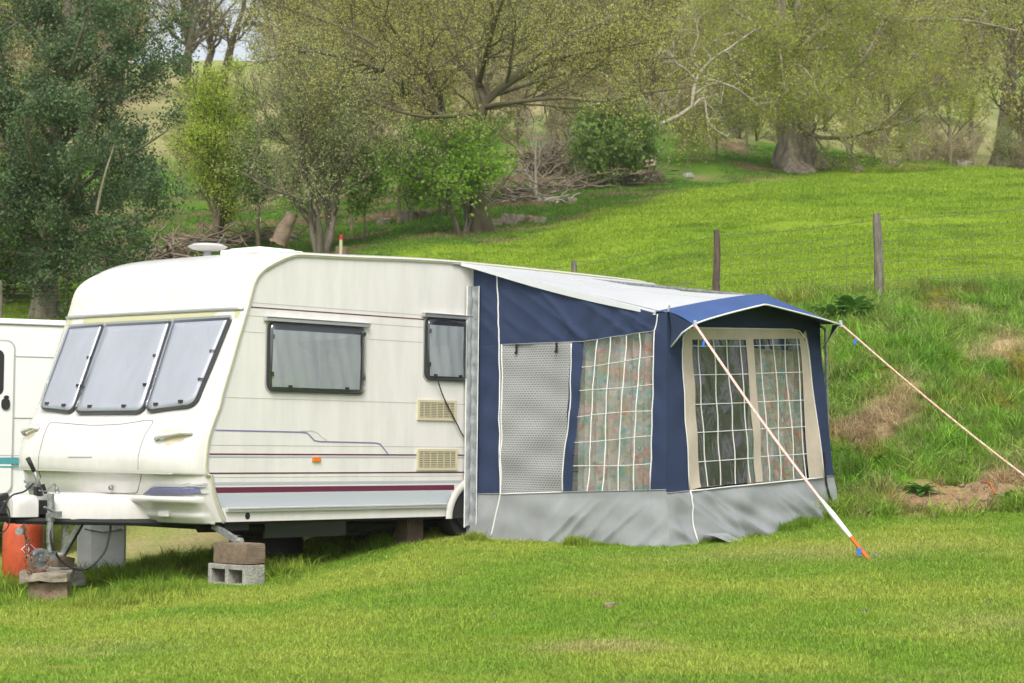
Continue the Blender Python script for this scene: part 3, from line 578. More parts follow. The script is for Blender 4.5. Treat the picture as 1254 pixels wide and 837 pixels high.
# jockey wheel
JU = -.93; JV = CV + .19
b = B(True); b.tube([(JU, JV, .21), (JU, JV, -.17)], .027, 12); b.tube([(JU, JV, -.17), (JU, JV, -.30)], .021, 12); b.tube([(JU, JV, .06), (JU, JV, .0)], .036, 12); jo = cpart(b, 'jockey_wheel', M['galv'], angle=40)
b = B(True); b.tube([(JU - .10, JV + .06, .11), (JU + .03, JV + .05, .055)], .010, 6); b.box((JU + .02, JV + .05, .05), (.09, .02, .05)); cpart(b, 'clamp_handle', M['galv'], jo)
wc = (JU - .09, JV, -.30)
b = B(True)
for sg in (-1, 1): b.box((JU - .045, JV + sg * .036, -.275), (.14, .008, .06), rot=(0, -.1, 0))
b.box((JU - .0, JV, -.245), (.06, .08, .02)); cpart(b, 'fork', M['galv'], jo)
def wheel_parts(c, r, w, parent, tyre, hub):
    t = B(True); prof = [(.62, -.38), (.80, -.5), (.95, -.45), (1, -.25), (1, .25), (.95, .45), (.80, .5), (.62, .38)]; N = 28; k = len(prof)
    vs = [(c[0] + r * p[0] * math.cos(2 * math.pi * i / N), c[1] + w * p[1], c[2] + r * p[0] * math.sin(2 * math.pi * i / N)) for i in range(N) for p in prof]
    t.add(vs, [(i * k + j, i * k + (j + 1) % k, ((i + 1) % N) * k + (j + 1) % k, ((i + 1) % N) * k + j) for i in range(N) for j in range(k)]); cpart(t, 'tyre', tyre, parent, angle=40)
    g = B(True); g.tube([(c[0], c[1] - w * .35, c[2]), (c[0], c[1] + w * .28, c[2])], r * .63, 24); g.tube([(c[0], c[1] + w * .28, c[2]), (c[0], c[1] + w * .42, c[2])], [r * .2, r * .14], 14); cpart(g, 'hub', hub, parent, angle=40)
wheel_parts(wc, .092, .05, jo, M['galv'], M['galv'])
# roof fittings
b = B(True); b.box((.95, -.62, 2.205), (.50, .50, .05)); b.box((.95, -.62, 2.235), (.42, .42, .02), taper=.9); cpart(b, 'roof_hatch', M['neigh'], bev=.015)
b = B(True); b.box((2.5, -1.4, 2.22), (.6, .5, .05)); cpart(b, 'roof_hatch', M['neigh'], bev=.015)
dp = loc(at(254, 310, 18.6))
b = B(True); b.tube([(dp[0], dp[1], 2.13), (dp[0], dp[1], dp[2] + .03)], .035, 10); ao = cpart(b, 'aerial', M['greytape'], smooth=True)
b = B(True); b.tube([(dp[0], dp[1], dp[2] + z) for z in (.015, .03, .055, .078, .086)], [.05, .14, .18, .13, .03], 20); cpart(b, 'aerial_dome', M['gel'], ao, angle=60)
b = B(True); b.tube([(dp[0] + .06, dp[1] + .05, dp[2] + .07), (dp[0] + .11, dp[1] + .09, dp[2] + .16)], .004, 4); cpart(b, 'aerial_rod', M['galv'], ao)
# running gear
b = B(True)
for v in (-.35, -CW + .35): b.tube([(.1, v, -.05), (1.6, v, -.07), (5.2, v, -.06)], .045, 4)
b.box((1.55, -.8, -.10), (1.0, .7, .13)); b.box((2.2, -1.1, -.08), (.7, 1.5, .09)); b.tube([(3.0, -.15, -.0), (3.0, -2.1, -.0)], .05, 8); cpart(b, 'chassis', M['dark'])
b = B(True); b.tube([(1.55, -1.2, -.2), (1.55, -1.2, -.33)], .32, 20); cpart(b, 'spare_wheel', M['rubber'], angle=40)
b = B(True); b.box((1.2, -.30, -.09), (.9, .02, .13)); cpart(b, 'chassis_rail', M['winframe'])
for v in (-.13, -CW + .13):
    wo = B(True); wo.tube([(2.93, v - .1, .06), (2.93, v - .04, .06)], .06, 10); wo = cpart(wo, 'road_wheel', M['dark'])
    wheel_parts((2.93, v, .065), .30, .17, wo, M['rubber'], M['galv'])
b = B(True)
def arch(t, s):
    th = math.radians(180 - 180 * t); ro = .455; ri = .375; r = ri + (ro - ri) * s; return (3.0 + r * math.cos(th) * 1.0, .018 + .012 * math.sin(math.pi * s), -.02 + r * math.sin(th) * .86)
b.grid(arch, 30, 4); b.grid(lambda t, s: (3.0 + .375 * math.cos(math.radians(180 - 180 * t)), .018 - .06 * s, -.02 + .375 * .86 * math.sin(math.radians(180 - 180 * t))), 30, 1); cpart(b, 'wheel_arch', M['gel'], smooth=True)
b = B(True); b.rings([(3.0 + .37 * math.cos(t), -.02 + .32 * math.sin(t)) for t in np.linspace(0, math.pi, 16)], side, .001, .003, 2); cpart(b, 'arch_recess', M['dark'])
# corner steadies
def steady(foot, top):
    b = B(True); f = np.array(foot); t = np.array(top); d = t - f
    b.box(tuple((f + t) / 2), (.035, .05, float(np.linalg.norm(d))), rot=tuple(Vector(d).to_track_quat('Z', 'Y').to_euler())); so_ = cpart(b, 'steady_leg', M['galv'], bev=.004)
    q = B(True); q.tube([(f[0], f[1] - .03, f[2] + .012), (f[0], f[1] + .03, f[2] + .012)], .022, 8); cpart(q, 'foot', M['alu'], so_)
S1 = loc(at(293, 664, 16.45)); steady(S1, (S1[0] - .05 + .02, S1[1] - .28, -.03))
S2 = loc(at(76, 681, 17.5)); steady(S2, (S2[0] + .04, S2[1] + .22, -.03))
b = B(True); b.box((.25, -.1, -.045), (.25, .1, .05)); cpart(b, 'steady_bracket', M['dark'])
# cables
def cable(name, pts, r, m, label, cat, uv=True):
    b = B(uv); b.tube([tuple(p) for p in catmull(pts, 6)], r, 6)
    if uv: o = b.build(name, m, None, smooth=True, label=label, cat=cat); o.location = tuple(O3); o.rotation_euler = (0, 0, YAW)
    else: o = b.build(name, m, None, smooth=True, label=label, cat=cat)
    return o
def cc(px, py, u=None, v=None):
    r = ray(px, py); o = O3 - np.array([0, 0, CAMZ])
    if v is not None: q = o + V3 * v; t = (q @ V3) / (r @ V3)
    else: q = o + A3 * u; t = (q @ A3) / (r @ A3)
    p = r * t - o; return np.array([p @ A3, p @ V3, p[2]])
b = B(True); b.tube([tuple(p) for p in catmull([cc(62, 642, v=CV + .2), cc(63, 665, v=CV + .22), cc(74, 686, v=CV + .22), cc(92, 697, v=CV + .25), cc(110, 695, v=CV + .28), cc(128, 676, v=CV + .3), cc(135, 650, v=CV + .3), cc(135, 640, v=CV + .3)], 6)], .009, 6); cpart(b, 'breakaway_cable', M['rubber'], smooth=True)
b = B(True); b.tube([tuple(p) for p in catmull([cc(41, 592, v=CV + .16), cc(30, 602, v=CV + .2), cc(15, 607, v=CV + .22), cc(4, 620, v=CV + .2), cc(-6, 640, v=CV + .2)], 6)], .007, 6); b.tube([tuple(p) for p in catmull([cc(-4, 619, v=CV + .2), cc(8, 620, v=CV + .2), cc(12, 634, v=CV + .2), cc(8, 648, v=CV + .2), cc(-4, 656, v=CV + .2)], 6)], .005, 6); cpart(b, 'towing_cable', M['rubber'], smooth=True)
b = B(True); b.tube([tuple(p) for p in catmull([cc(48, 601, v=CV + .16), cc(56, 602, v=CV + .14), cc(62, 596, v=CV + .12), cc(67, 593, v=CV + .1), cc(69, 600, v=CV + .1)], 5)], .006, 6); b.tube([tuple(cc(69.5, 597, v=CV + .1)), tuple(cc(69.5, 602, v=CV + .1))], .016, 8); b.tube([tuple(cc(70, 602, v=CV + .1)), tuple(cc(70, 608, v=CV + .1))], .018, 8); cpart(b, 'gas_pigtail', M['galv'], smooth=True)
cable('power_cable', [(2.40, .045, 1.17), (2.47, .03, 1.06), (2.56, .03, .93), (2.66, .03, .80), (2.73, .02, .72), (2.80, .02, .66)], .006, M['rubber'], 'thin black cable running down the caravan side from the small window', 'cable')
# ------------------------------------------------------------------ awning
AW = empty('awning', tuple(W3(2.855, 0, -.16)), YAW, label='navy and grey porch awning with cream window panel and white roof', cat='awning')
US = 2.855; OFF = (2.855, 0, -.16)
def apart(b, name, m, parent=None, **k):
    b.v = [(p[0] - OFF[0], p[1] - OFF[1], p[2] - OFF[2]) for p in b.v]; return b.build(name, m, parent or AW, **k)
def roofz(v): c = v / 2.08; return 2.225 * (1 - c) + 1.73 * c if c < 1 else 1.73
def wrinkle(a, z, amp):
    return amp * (math.sin((a * 1.3 - z) * 9 + 2.2 * math.sin(a * 2 + z * 3)) * .5 + mnoise.noise(Vector((a * 2.2 + z * 1.5, z * 1.1 - a * .6, 3.1))) * 1.3)
_cr = np.random.default_rng(4)
CS = [(_cr.uniform(.15, 2.3), _cr.uniform(.6, 1.3), _cr.uniform(.012, .036), _cr.uniform(.025, .07)) for _ in range(11)]
CF = [(_cr.uniform(US, 5.4), _cr.uniform(.8, 2.2), _cr.uniform(.012, .040), _cr.uniform(.03, .08)) for _ in range(12)]
CU = [(_cr.uniform(.3, 2.3), _cr.uniform(.9, 2.2), _cr.uniform(.004, .013), _cr.uniform(.02, .06)) for _ in range(13)]
def creases(a, z, C, sgn):
    t = 0
    for c, sl, hh, w in C:
        d = (a - c - sgn * sl * (z + .1)) ; t += hh * math.exp(-abs(d) / w) * (1 if d < 0 else math.exp(-abs(d) / w * .6))
    return t
def s_pt(v, z, off=0, amp=.012):
    """side wall of the awning: (v, z) -> point, hanging cloth with folds, skirt flares a little outwards"""
    e = min(1, max(0, (v - .02) / .15)) * min(1, max(0, (2.2 - v) / .12)); fl = max(0, .2 - z)
    low = .2 - z; skirtf = (creases(v, z, CS, 1) * min(1, max(0, low * 6)) + .03 * mnoise.noise(Vector((v * 5 - z * 4, z * 2, 7.7))) * min(1, max(0, low * 5))) if low > 0 else 0
    topf = .016 * math.sin(26 * (v - .55 * z)) * max(0, min(1, (v - 1.0) / .4)) * math.exp(-((z - 1.62) / .11) ** 2)
    topf += creases(v, z - 1.65, CU, -1) * min(1, max(0, (z - 1.48) / .06)) + .004 * math.sin(22 * z + 6 * v) * (z < 1.5)
    return (US - (wrinkle(v, z, amp) + skirtf + topf) * e - fl * .10 - off, v + max(0, .3 - z) * .16 * min(1, max(0, (v - 1.9) / .3)), z)
CVN = [(_cr.uniform(3.3, 5.6), _cr.uniform(.35, .7), _cr.uniform(.008, .022), _cr.uniform(.01, .03)) for _ in range(16)]
def f_pt(u, z, off=0, amp=.010, vin=0):
    """front wall"""
    e = min(1, max(0, (u - US) / .15)); low = .32 - z
    sk = (creases(u, z, CF, -1) * min(1, max(0, low * 5)) + .05 * mnoise.noise(Vector((u * 3 + z * 6, z * 5, 1.7))) * min(1, max(0, low * 4))) if low > 0 else 0
    off = off - (creases(u, z, CVN, -1) * vin if vin else 0)
    return (u - max(0, .2 - z) * .10 * min(1, max(0, (US + .3 - u) / .3)), 2.2 + (wrinkle(u, z, amp) + sk) * e + max(0, .3 - z) * .16 + off, z)
def patch(fn, bl, br, tr, tl, nu, nv, **k):
    b = B(True); bl, br, tr, tl = [np.array(p, float) for p in (bl, br, tr, tl)]
    b.grid(lambda a, c: fn(*((bl * (1 - a) + br * a) * (1 - c) + (tl * (1 - a) + tr * a) * c), **k), nu, nv); return b
def piping(fn, pts, r=.008, m=None, name='piping', n=10, off=.004):
    b = B(True); P = [np.array(p, float) for p in pts]; pp = []
    for i in range(len(P) - 1):
        for k in range(n): pp.append(fn(*(P[i] + (P[i + 1] - P[i]) * k / n), off=off))
    pp.append(fn(*P[-1], off=off)); b.tube(pp, r, 5); return apart(b, name, m or M['piping'], smooth=True)
sk = lambda v: .19 + .042 * v
# side wall
apart(patch(s_pt, (.0, -.21), (2.2, -.21), (2.2, sk(2.2)), (.0, sk(0)), 120, 26), 'side_skirt', M['skirt'], smooth=True)
apart(patch(s_pt, (.02, sk(0)), (.36, sk(.36)), (.36, 1.50), (.02, 1.50), 16, 40), 'blue_panel', M['navy'], smooth=True)
apart(patch(s_pt, (1.085, sk(1.08)), (1.19, sk(1.19)), (1.31, 1.505), (1.185, 1.50), 8, 40, amp=.02), 'blue_panel', M['navy'], smooth=True)
apart(patch(s_pt, (2.035, sk(2.03)), (2.2, sk(2.2)), (2.2, 1.58), (2.065, 1.575), 8, 40), 'blue_panel', M['navy'], smooth=True)
b = B(True)
b.grid(lambda a, c: (lambda v: s_pt(v, (np.interp(v, [0, 1.185, 1.31, 2.2], [1.50, 1.50, 1.51, 1.58])) * (1 - c) + (roofz(v) - .01) * c))(.02 + 2.18 * a), 90, 24); apart(b, 'upper_side_panel', M['navy'], smooth=True)
apart(patch(s_pt, (.36, sk(.36)), (1.085, sk(1.08)), (1.185, 1.50), (.36, 1.50), 40, 60, amp=.02), 'screen_panel', M['screen'], smooth=True)
apart(patch(s_pt, (1.19, sk(1.19)), (2.035, sk(2.03)), (2.065, 1.575), (1.31, 1.505), 30, 36, amp=.010), 'vinyl_window', M['pvc'], smooth=True)
def bil(q, a, c): q = [np.array(p, float) for p in q]; return (q[0] * (1 - a) + q[1] * a) * (1 - c) + (q[3] * (1 - a) + q[2] * a) * c
def bars(fn, q, ncol, nrow, r=.0055, rows=None):
    for i in range(1, ncol):
        b = B(True); b.tube([fn(*(bil(q, i / ncol, t) + np.array([.012 * math.sin(t * 5 + i), 0])), off=.004) for t in np.linspace(0, 1, 14)], r, 5, flat=.6); apart(b, 'glazing_bar', M['piping'])
    for j in range(1, nrow):
        b = B(True); b.tube([fn(*(bil(q, t, j / nrow) + np.array([0, .008 * math.sin(t * 4 + j * 2)])), off=.005) for t in np.linspace(0, 1, 14)], r, 5, flat=.6); apart(b, 'glazing_bar', M['piping'])
bars(s_pt, ((1.19, sk(1.19)), (2.035, sk(2.03)), (2.065, 1.575), (1.31, 1.505)), 5, 6)
piping(s_pt, [(.30, roofz(.3) - .02), (.345, 1.5), (.37, sk(.37)), (.29, -.17)], .007)
piping(s_pt, [(.375, 1.5), (.385, .8), (.375, .20), (1.08, .235), (1.10, .5), (1.17, .95), (1.185, 1.49)], .006)
piping(s_pt, [(2.10, roofz(2.1) - .02), (2.075, 1.58), (2.035, sk(2.03))], .006)
piping(s_pt, [(.02, sk(0)), (2.2, sk(2.2))], .004, M['strip'], 'skirt_seam', 30)
piping(s_pt, [(.36, 1.50), (1.31, 1.505), (2.065, 1.575)], .004, M['strip'], 'hem', 20)
for v in (.54, 1.02):
    b = B(True); p = s_pt(v, 1.475); b.box((p[0] - .012, v, 1.465), (.01, .018, .075)); b.box((p[0] - .018, v, 1.425), (.01, .026, .02)); apart(b, 'toggle', M['black'])
# draught strip on the caravan side, folded round to the wall
b = B(True)
pr = [(US - .095, .03), (US - .085, .045), (US - .05, .05), (US - .04, .035), (US - .03, .05), (US - .025, .06), (US - .03, .115)]
b.grid(lambda a, c: (lambda k, f: tuple(np.array([*(np.array(pr[k]) * (1 - f) + np.array(pr[k + 1]) * f)]) + np.array([.004 * math.sin(c * 95 + a * 3), .005 * math.sin(c * 60 + 2)])) + (-.10 + 2.12 * c + .02 * math.sin(a * 5) * (1 if c < .01 else 0),))(min(int(a * 6), 5), a * 6 - min(int(a * 6), 5)), 18, 90); apart(b, 'draught_strip', M['strip'], smooth=True)
b = B(True); b.tube([(pr[0][0], pr[0][1] + .004, -.1 + 2.12 * t) for t in np.linspace(0, 1, 8)], .006, 5); b.tube([(US - .032, .118, -.1 + 2.12 * t) for t in np.linspace(0, 1, 8)], .004, 5); apart(b, 'strip_edge', M['piping'])
# front wall
FR = lambda z: 5.35 - .205 * (z + .03)      # right edge
sf = lambda u: .255 + .052 * (u - US)
apart(patch(f_pt, (US, -.21), (5.36, -.10), (5.27, .385), (US, sf(US)), 120, 26), 'front_skirt', M['skirt'], smooth=True)
apart(patch(f_pt, (US, sf(US)), (3.16, sf(3.16)), (3.07, 1.55), (US, 1.50), 12, 40), 'blue_panel', M['navy'], smooth=True)
apart(patch(f_pt, (5.10, .375), (5.27, .385), (5.04, 1.62), (4.80, 1.55), 10, 40), 'blue_panel', M['navy'], smooth=True)
gz_top = lambda u: np.interp(u, [US, 4.18, 5.25], [1.725, 1.945, 1.71])
cq = ((3.16, .275), (5.10, .375), (4.82, 1.665), (3.04, 1.605))
# cream panel: a frame round the two windows
g1 = ((3.30, .30), (4.08, .335), (3.93, 1.545), (3.18, 1.515)); g2 = ((4.185, .34), (4.87, .365), (4.715, 1.59), (4.035, 1.555))
def cr(bl, br, tr, tl, nu=8, nv=30): apart(patch(f_pt, bl, br, tr, tl, nu, nv, off=.006), 'cream_panel', M['cream'], smooth=True)
cr(cq[0], g1[0], g1[3], cq[3]); cr(g1[1], g2[0], g2[3], g1[2]); cr(g2[1], cq[1], cq[2], g2[2])
b = B(True)   # top band with rounded corners
top = rquad([cq[3], cq[2], (4.80, 1.55), (3.05, 1.50)], [.16, .16, .002, .002], 8)
b.grid(lambda a, c: (lambda u: f_pt(u, (np.interp(u, [3.04, 3.18, 3.93, 4.035, 4.715, 4.82], [1.52, 1.515, 1.545, 1.555, 1.59, 1.59])) * (1 - c) + c * (np.interp(u, [3.04, 4.82], [1.605, 1.665]) - .12 * (max(0, 1 - (u - 3.04) / .16) ** 2 + max(0, 1 - (4.82 - u) / .18) ** 2)), off=.006))(3.04 + 1.78 * a), 60, 6); apart(b, 'cream_panel', M['cream'], smooth=True)
b = B(True); b.grid(lambda a, c: (lambda u: f_pt(u, 1.48 * (1 - c) + c * gz_top(u), off=-.008))(US + (5.06 - US) * a), 60, 12); apart(b, 'gable_panel', M['navy'], smooth=True)
apart(patch(f_pt, cq[0], g1[0], g1[1], (3.3, .30), 2, 2, off=-.002), 'window_hem', M['cream'])
for g in (g1, g2):
    apart(patch(f_pt, *g, 70, 70, amp=.012, vin=1), 'vinyl_window', M['pvc'], smooth=True); 
def bars_front(g, cols, rows):
    bw = bil
    for a in cols: b = B(True); b.tube([f_pt(*(bil(g, a, t) + np.array([.008 * math.sin(t * 6 + a * 9), 0])), off=.006, amp=.012) for t in np.linspace(0, 1, 14)], .0055, 5, flat=.6); apart(b, 'glazing_bar', M['piping'])
    for c in rows: b = B(True); b.tube([f_pt(*bil(g, t, c), off=.007, amp=.012) for t in np.linspace(0, 1, 10)], .0055, 5, flat=.6); apart(b, 'glazing_bar', M['piping'])
bars_front(g1, (.11, .38, .64, .89), (.17, .37, .56, .76, .955)); bars_front(g2, (.14, .41, .68, .93), (.175, .37, .56, .76, .955))
piping(f_pt, [(3.155, .28), (3.04, 1.42), (3.05, 1.52), (3.12, 1.595), (3.25, 1.615), (4.6, 1.665), (4.72, 1.655), (4.81, 1.59), (4.83, 1.5), (5.105, .38)], .006, off=.010)
piping(f_pt, [(3.16, .27), (5.1, .37)], .006, off=.010)
piping(f_pt, [(3.16, .27), (3.19, -.15)], .007, off=.010)
piping(f_pt, [(5.09, .60), (5.13, .36), (5.23, -.08)], .010, M['black'], 'side_strap', off=.012)
piping(f_pt, [(US, sf(US)), (5.27, .385)], .004, M['strip'], 'skirt_seam', 30)
# far side wall and back gable closing the porch
b = B(True); b.grid(lambda a, c: (5.33 - .26 * c - .55 * (1 - a), 2.18 * a, -.12 + (1.80 - .04 * a) * c + .30 * (1 - a) * c), 20, 20); apart(b, 'far_side_wall', M['navy'], smooth=True)
# curtains inside
b = B(True); b.grid(lambda a, c: (US + .07 + .03 * math.sin(a * 38), 1.2 + .78 * a, .1 + 1.46 * c), 90, 4); apart(b, 'curtain', M['curtain'], smooth=True)
b = B(True); b.grid(lambda a, c: (4.12 + .86 * a, 2.09 + .03 * math.sin(a * 36), .22 + 1.36 * c), 90, 4); apart(b, 'curtain', M['curtain'], smooth=True)
# roof: white sheet from the caravan rail to the gable
def roof(a, c):
    # a across (0 near edge .. 1 far edge), c from rail to front
    ur = 2.665 + (5.45 - 2.665) * a; uf = 2.855 + (5.25 - 2.855) * a; cc_ = min(1, c / .05)
    u = ur + (uf - ur) * (c ** .25); ridge = (1 - abs((u - 4.18) / (1.32 if u < 4.18 else 1.12)) ** 1.15)
    zr = 2.225 - .012 * a; z = zr * (1 - c) + (1.73 + .215 * ridge) * c
    dip = -.04 * math.sin(math.pi * c) * math.sin(math.pi * a) ** .7
    return (u, 2.08 * c + .0, z + dip)
b = B(True); b.grid(roof, 60, 40); apart(b, 'roof_sheet', M['roofw'], smooth=True)
b = B(True); e = [roof(0, t) for t in np.linspace(0, 1, 30)]
k = len(e); b.add([p for p in e] + [(p[0] - .004, p[1], p[2] - (.025 + .03 * math.sin(math.pi * i / (k - 1)))) for i, p in enumerate(e)], [(i, i + 1, k + i + 1, k + i) for i in range(k - 1)]); apart(b, 'roof_valance', M['roofw'], smooth=True)
b = B(True); b.tube([roof(.34 + .05 * t, t) for t in np.linspace(.02, 1, 20)], .004, 4); apart(b, 'roof_seam', M['seam'])
b = B(True); b.tube([(u, .015, 2.205) for u in np.linspace(2.6, 5.4, 12)], .012, 6); apart(b, 'awning_rail', M['alu'])
# blue hood
def gp(u): return np.interp(u, [US, 3.5, 4.18, 4.9, 5.25], [1.73, 1.855, 1.955, 1.82, 1.73])
def hood(a, c):
    ub = 2.86 + (5.22 - 2.86) * a; uf = 2.82 + (4.90 - 2.82) * a
    zb = gp(ub); m = (uf - 2.82) / (3.80 - 2.82) if uf < 3.80 else (4.90 - uf) / (4.90 - 3.80); zf = (1.61 if uf < 3.8 else 1.715) + (1.83 - (1.61 if uf < 3.8 else 1.715)) * m ** .85
    if c < .4: t = c / .4; u0 = 2.855 + (5.25 - 2.855) * a; p0 = np.array([u0, 2.06, (roof(a, 1))[2] + .004]); p1 = np.array([ub, 2.2, zb]); return tuple(p0 * (1 - t) + p1 * t)
    t = (c - .4) / .6; p = np.array([ub, 2.2, zb]) * (1 - t) + np.array([uf, 2.5, zf]) * t; p[2] += .012 * math.sin(math.pi * t); return tuple(p)
b = B(True); b.grid(hood, 48, 14); apart(b, 'hood', M['navytop'], smooth=True)
b = B(True); b.tube([hood(a, 1) for a in np.linspace(0, 1, 40)], .008, 5); apart(b, 'piping', M['piping'], smooth=True)
def tri(p, q, r, nm, m):
    b = B(True); p, q, r = map(np.array, (p, q, r)); n = 8
    b.grid(lambda a, c: tuple(p * (1 - c) + (q * (1 - a) + r * a) * c + np.array([0, .02 * math.sin(math.pi * a) * c, 0])), n, n); apart(b, nm, m, smooth=True)
LT = hood(0, 1); RT = hood(1, 1)
tri(LT, (2.86, 2.21, 1.73), (2.87, 2.22, 1.44), 'hood_cheek', M['navy']); tri(RT, (5.22, 2.21, 1.73), (5.05, 2.22, 1.52), 'hood_cheek', M['navy'])
b = B(True); b.tube([LT, tuple((np.array(LT) + np.array((2.87, 2.23, 1.44))) / 2 + np.array([0, .0, .025])), (2.87, 2.23, 1.44)], .008, 5); apart(b, 'piping', M['piping'], smooth=True)
b = B(True); b.tube([RT, (5.05, 2.23, 1.52)], .006, 5); apart(b, 'piping', M['piping'], smooth=True)
b = B(True)
for p, q in (((2.92, .03, 2.18), (2.90, 2.17, 1.71)), ((2.90, 2.17, 1.71), (2.90, 2.17, -.15)), ((5.2, 2.15, 1.7), (5.30, 2.15, -.1)), ((2.90, 2.17, 1.71), (4.18, 2.17, 1.93)), ((4.18, 2.17, 1.93), (5.2, 2.15, 1.7)), ((4.18, .05, 2.18), (4.18, 2.17, 1.93))): b.tube([p, q], .013, 8)
apart(b, 'pole', M['galv'])
b = B(True)   # loose end of the skirt lying on the grass
b.grid(lambda a, c: (3.22 + .34 * a + .05 * c, 2.29 + .10 * c + .05 * c * math.sin(a * 3), -.10 - .06 * c * math.sin(a * 2.4) + .02 * (1 - c)), 10, 6); apart(b, 'skirt_flap', M['skirt'], smooth=True)
for p in (LT, RT, (2.87, 2.2, 1.75)):
    b = B(True); b.tube([(p[0], p[1], p[2] - .02), (p[0], p[1] + .01, p[2] + .03)], .009, 6); apart(b, 'grommet', M['alu'])
# guy ropes (they hang from the awning and are pegged to the ground)
def guy(tip, peg, r, m, label, tens=None):
    t = W3(*tip); g = empty('guy_rope', tuple(peg), 0, label=label, cat='guy rope', group='guy ropes of the awning')
    L = lambda p: tuple(np.array(p) - peg)
    b = B(); P = [t + (peg - t) * s + np.array([0, 0, -.05 * math.sin(math.pi * s)]) for s in np.linspace(0, 1, 16)]
    k1 = 12 if tens else 16
    b.tube([L(p) for p in P[:k1 + 1]], r, 6, flat=.45 if tens else 1); b.build('rope', m, g, smooth=True)
    if tens:
        b = B(); b.tube([L(p) for p in P[11:15]], [r * .7, r * 1.25, r * 1.1, r * .7], 6); b.build('tension_spring', M['whiteplastic'], g)
        b = B(); b.tube([L(p) for p in P[13:]], r * .9, 6); b.build('rope_end', M['orangecord'], g)
    b = B(); b.tube([L(t + np.array([0, 0, .03])), L(t + np.array([.01, -.01, -.03]))], .014, 6); b.build('hook', M['alu'], g)
    b = B(); q = t + (peg - t) * .07; b.box(L(q + np.array([-.02, 0, -.035])), (.02, .012, .055), rot=(0, .2, 0)); b.build('slider', M['blueplastic'], g, bev=.003)
    b = B(); b.tube([L(peg + np.array([.03, 0, .05])), L(peg + np.array([-.04, 0, -.15]))], .007, 6); b.tube([L(peg + np.array([.03, 0, .05])), L(peg + np.array([.055, 0, .03]))], .007, 6); b.build('peg', M['galv'], g)
    if tens: b = B(); q = t + (peg - t) * .965; b.box(L(q + np.array([-.03, 0, .0])), (.03, .02, .05)); b.build('clip', M['blueplastic'], g)
pg = at(1065, 688, 15.7); pg[2] = h(pg[0], pg[1]) + .01
pg = ground_at(1065, 687, 13, 19)
guy((LT[0], LT[1] + .01, LT[2] + .005), pg, .017, M['strap'], 'wide pale red guy strap with white tensioner pegged in the lawn', True)
pg2 = ground_at(1345, 650, 14, 22)
guy((RT[0], RT[1] + .01, RT[2] + .005), pg2, .010, M['cord'], 'thin pinkish guy cord running out to the right past the grassy bank')
# ------------------------------------------------------------------ things under and round the caravan
def thing(name, p, label, cat, rz=YAW, **k): return empty(name, tuple(p), rz, label=label, cat=cat, **k)
def rough_box(d, seed, amp=.012, n=5):
    bm = bmesh.new(); bmesh.ops.create_cube(bm, size=1); bmesh.ops.subdivide_edges(bm, edges=bm.edges, cuts=n, use_grid_fill=True)
    for v in bm.verts:
        p = Vector((v.co.x * d[0], v.co.y * d[1], v.co.z * d[2])); e = sum(1 for c in v.co if abs(abs(c) - .5) < 1e-3)
        if e >= 2: p *= (1 - .012 * e)
        nn_ = mnoise.noise_vector(p * 7 + Vector((seed, seed * 2, 0))) * amp + mnoise.noise_vector(p * 23 + Vector((seed, 0, 5))) * amp * .5; v.co = p + nn_
    me = bpy.data.meshes.new('rough'); bm.to_mesh(me); bm.free(); me.polygons.foreach_set('use_smooth', [True] * len(me.polygons)); me.set_sharp_from_angle(angle=math.radians(35)); return me
def place_rough(name, p, d, m, label=None, cat=None, rz=YAW, seed=1, amp=.012, parent=None, **k):
    me = rough_box(d, seed, amp); me.name = name; me.materials.append(m); o = bpy.data.objects.new(name, me); o.location = tuple(p); o.rotation_euler = (0, 0, rz); return link(o, parent=parent, label=label, cat=cat, **k)
# near corner: hollow concrete block with a timber block on top
c0 = at(293, 680, 16.45); ztop = c0[2] + .10
t0 = W3(*S1); 
place_rough('timber_block', (t0[0], t0[1], t0[2] - .085), (.20, .38, .16), M['timber'], 'worn timber block stacked on the concrete block under the near corner steady', 'block', rz=YAW + .05, seed=3, amp=.008)
cb = empty('concrete_block', (t0[0] - .02, t0[1], t0[2] - .165 - .18), YAW + .02, label='hollow concrete block with two openings under the near corner of the caravan', cat='concrete block')
b = B(); L_, D_, H_ = .44, .22, .175
for y0, y1 in ((-.22, -.175), (-.045, -.005), (.175, .22)): b.box((0, (y0 + y1) / 2, H_ / 2), (.20, y1 - y0, H_))
b.v = []; b.f = []; b.m = []
for u0, u1 in ((-.10, -.065), (.065, .10)): b.box(((u0 + u1) / 2, 0, H_ / 2), (u1 - u0, .44, H_))
b = B()
# openings face the camera side: solid ends and top, two cells seen from the front
for y0, y1 in ((-.22, -.18), (-.02, .02), (.18, .22)): b.box((0, (y0 + y1) / 2, H_ / 2), (.2, y1 - y0, H_))
b.box((0, -.10, H_ - .02), (.2, .16, .04)); b.box((0, .10, H_ - .02), (.2, .16, .04)); b.box((0, -.10, .015), (.2, .16, .03)); b.box((0, .10, .015), (.2, .16, .03)); b.box((.085, -.10, .085), (.03, .16, .11)); b.box((.085, .10, .085), (.03, .16, .11))
b.build('shell', M['concrete'], cb, bev=.006)
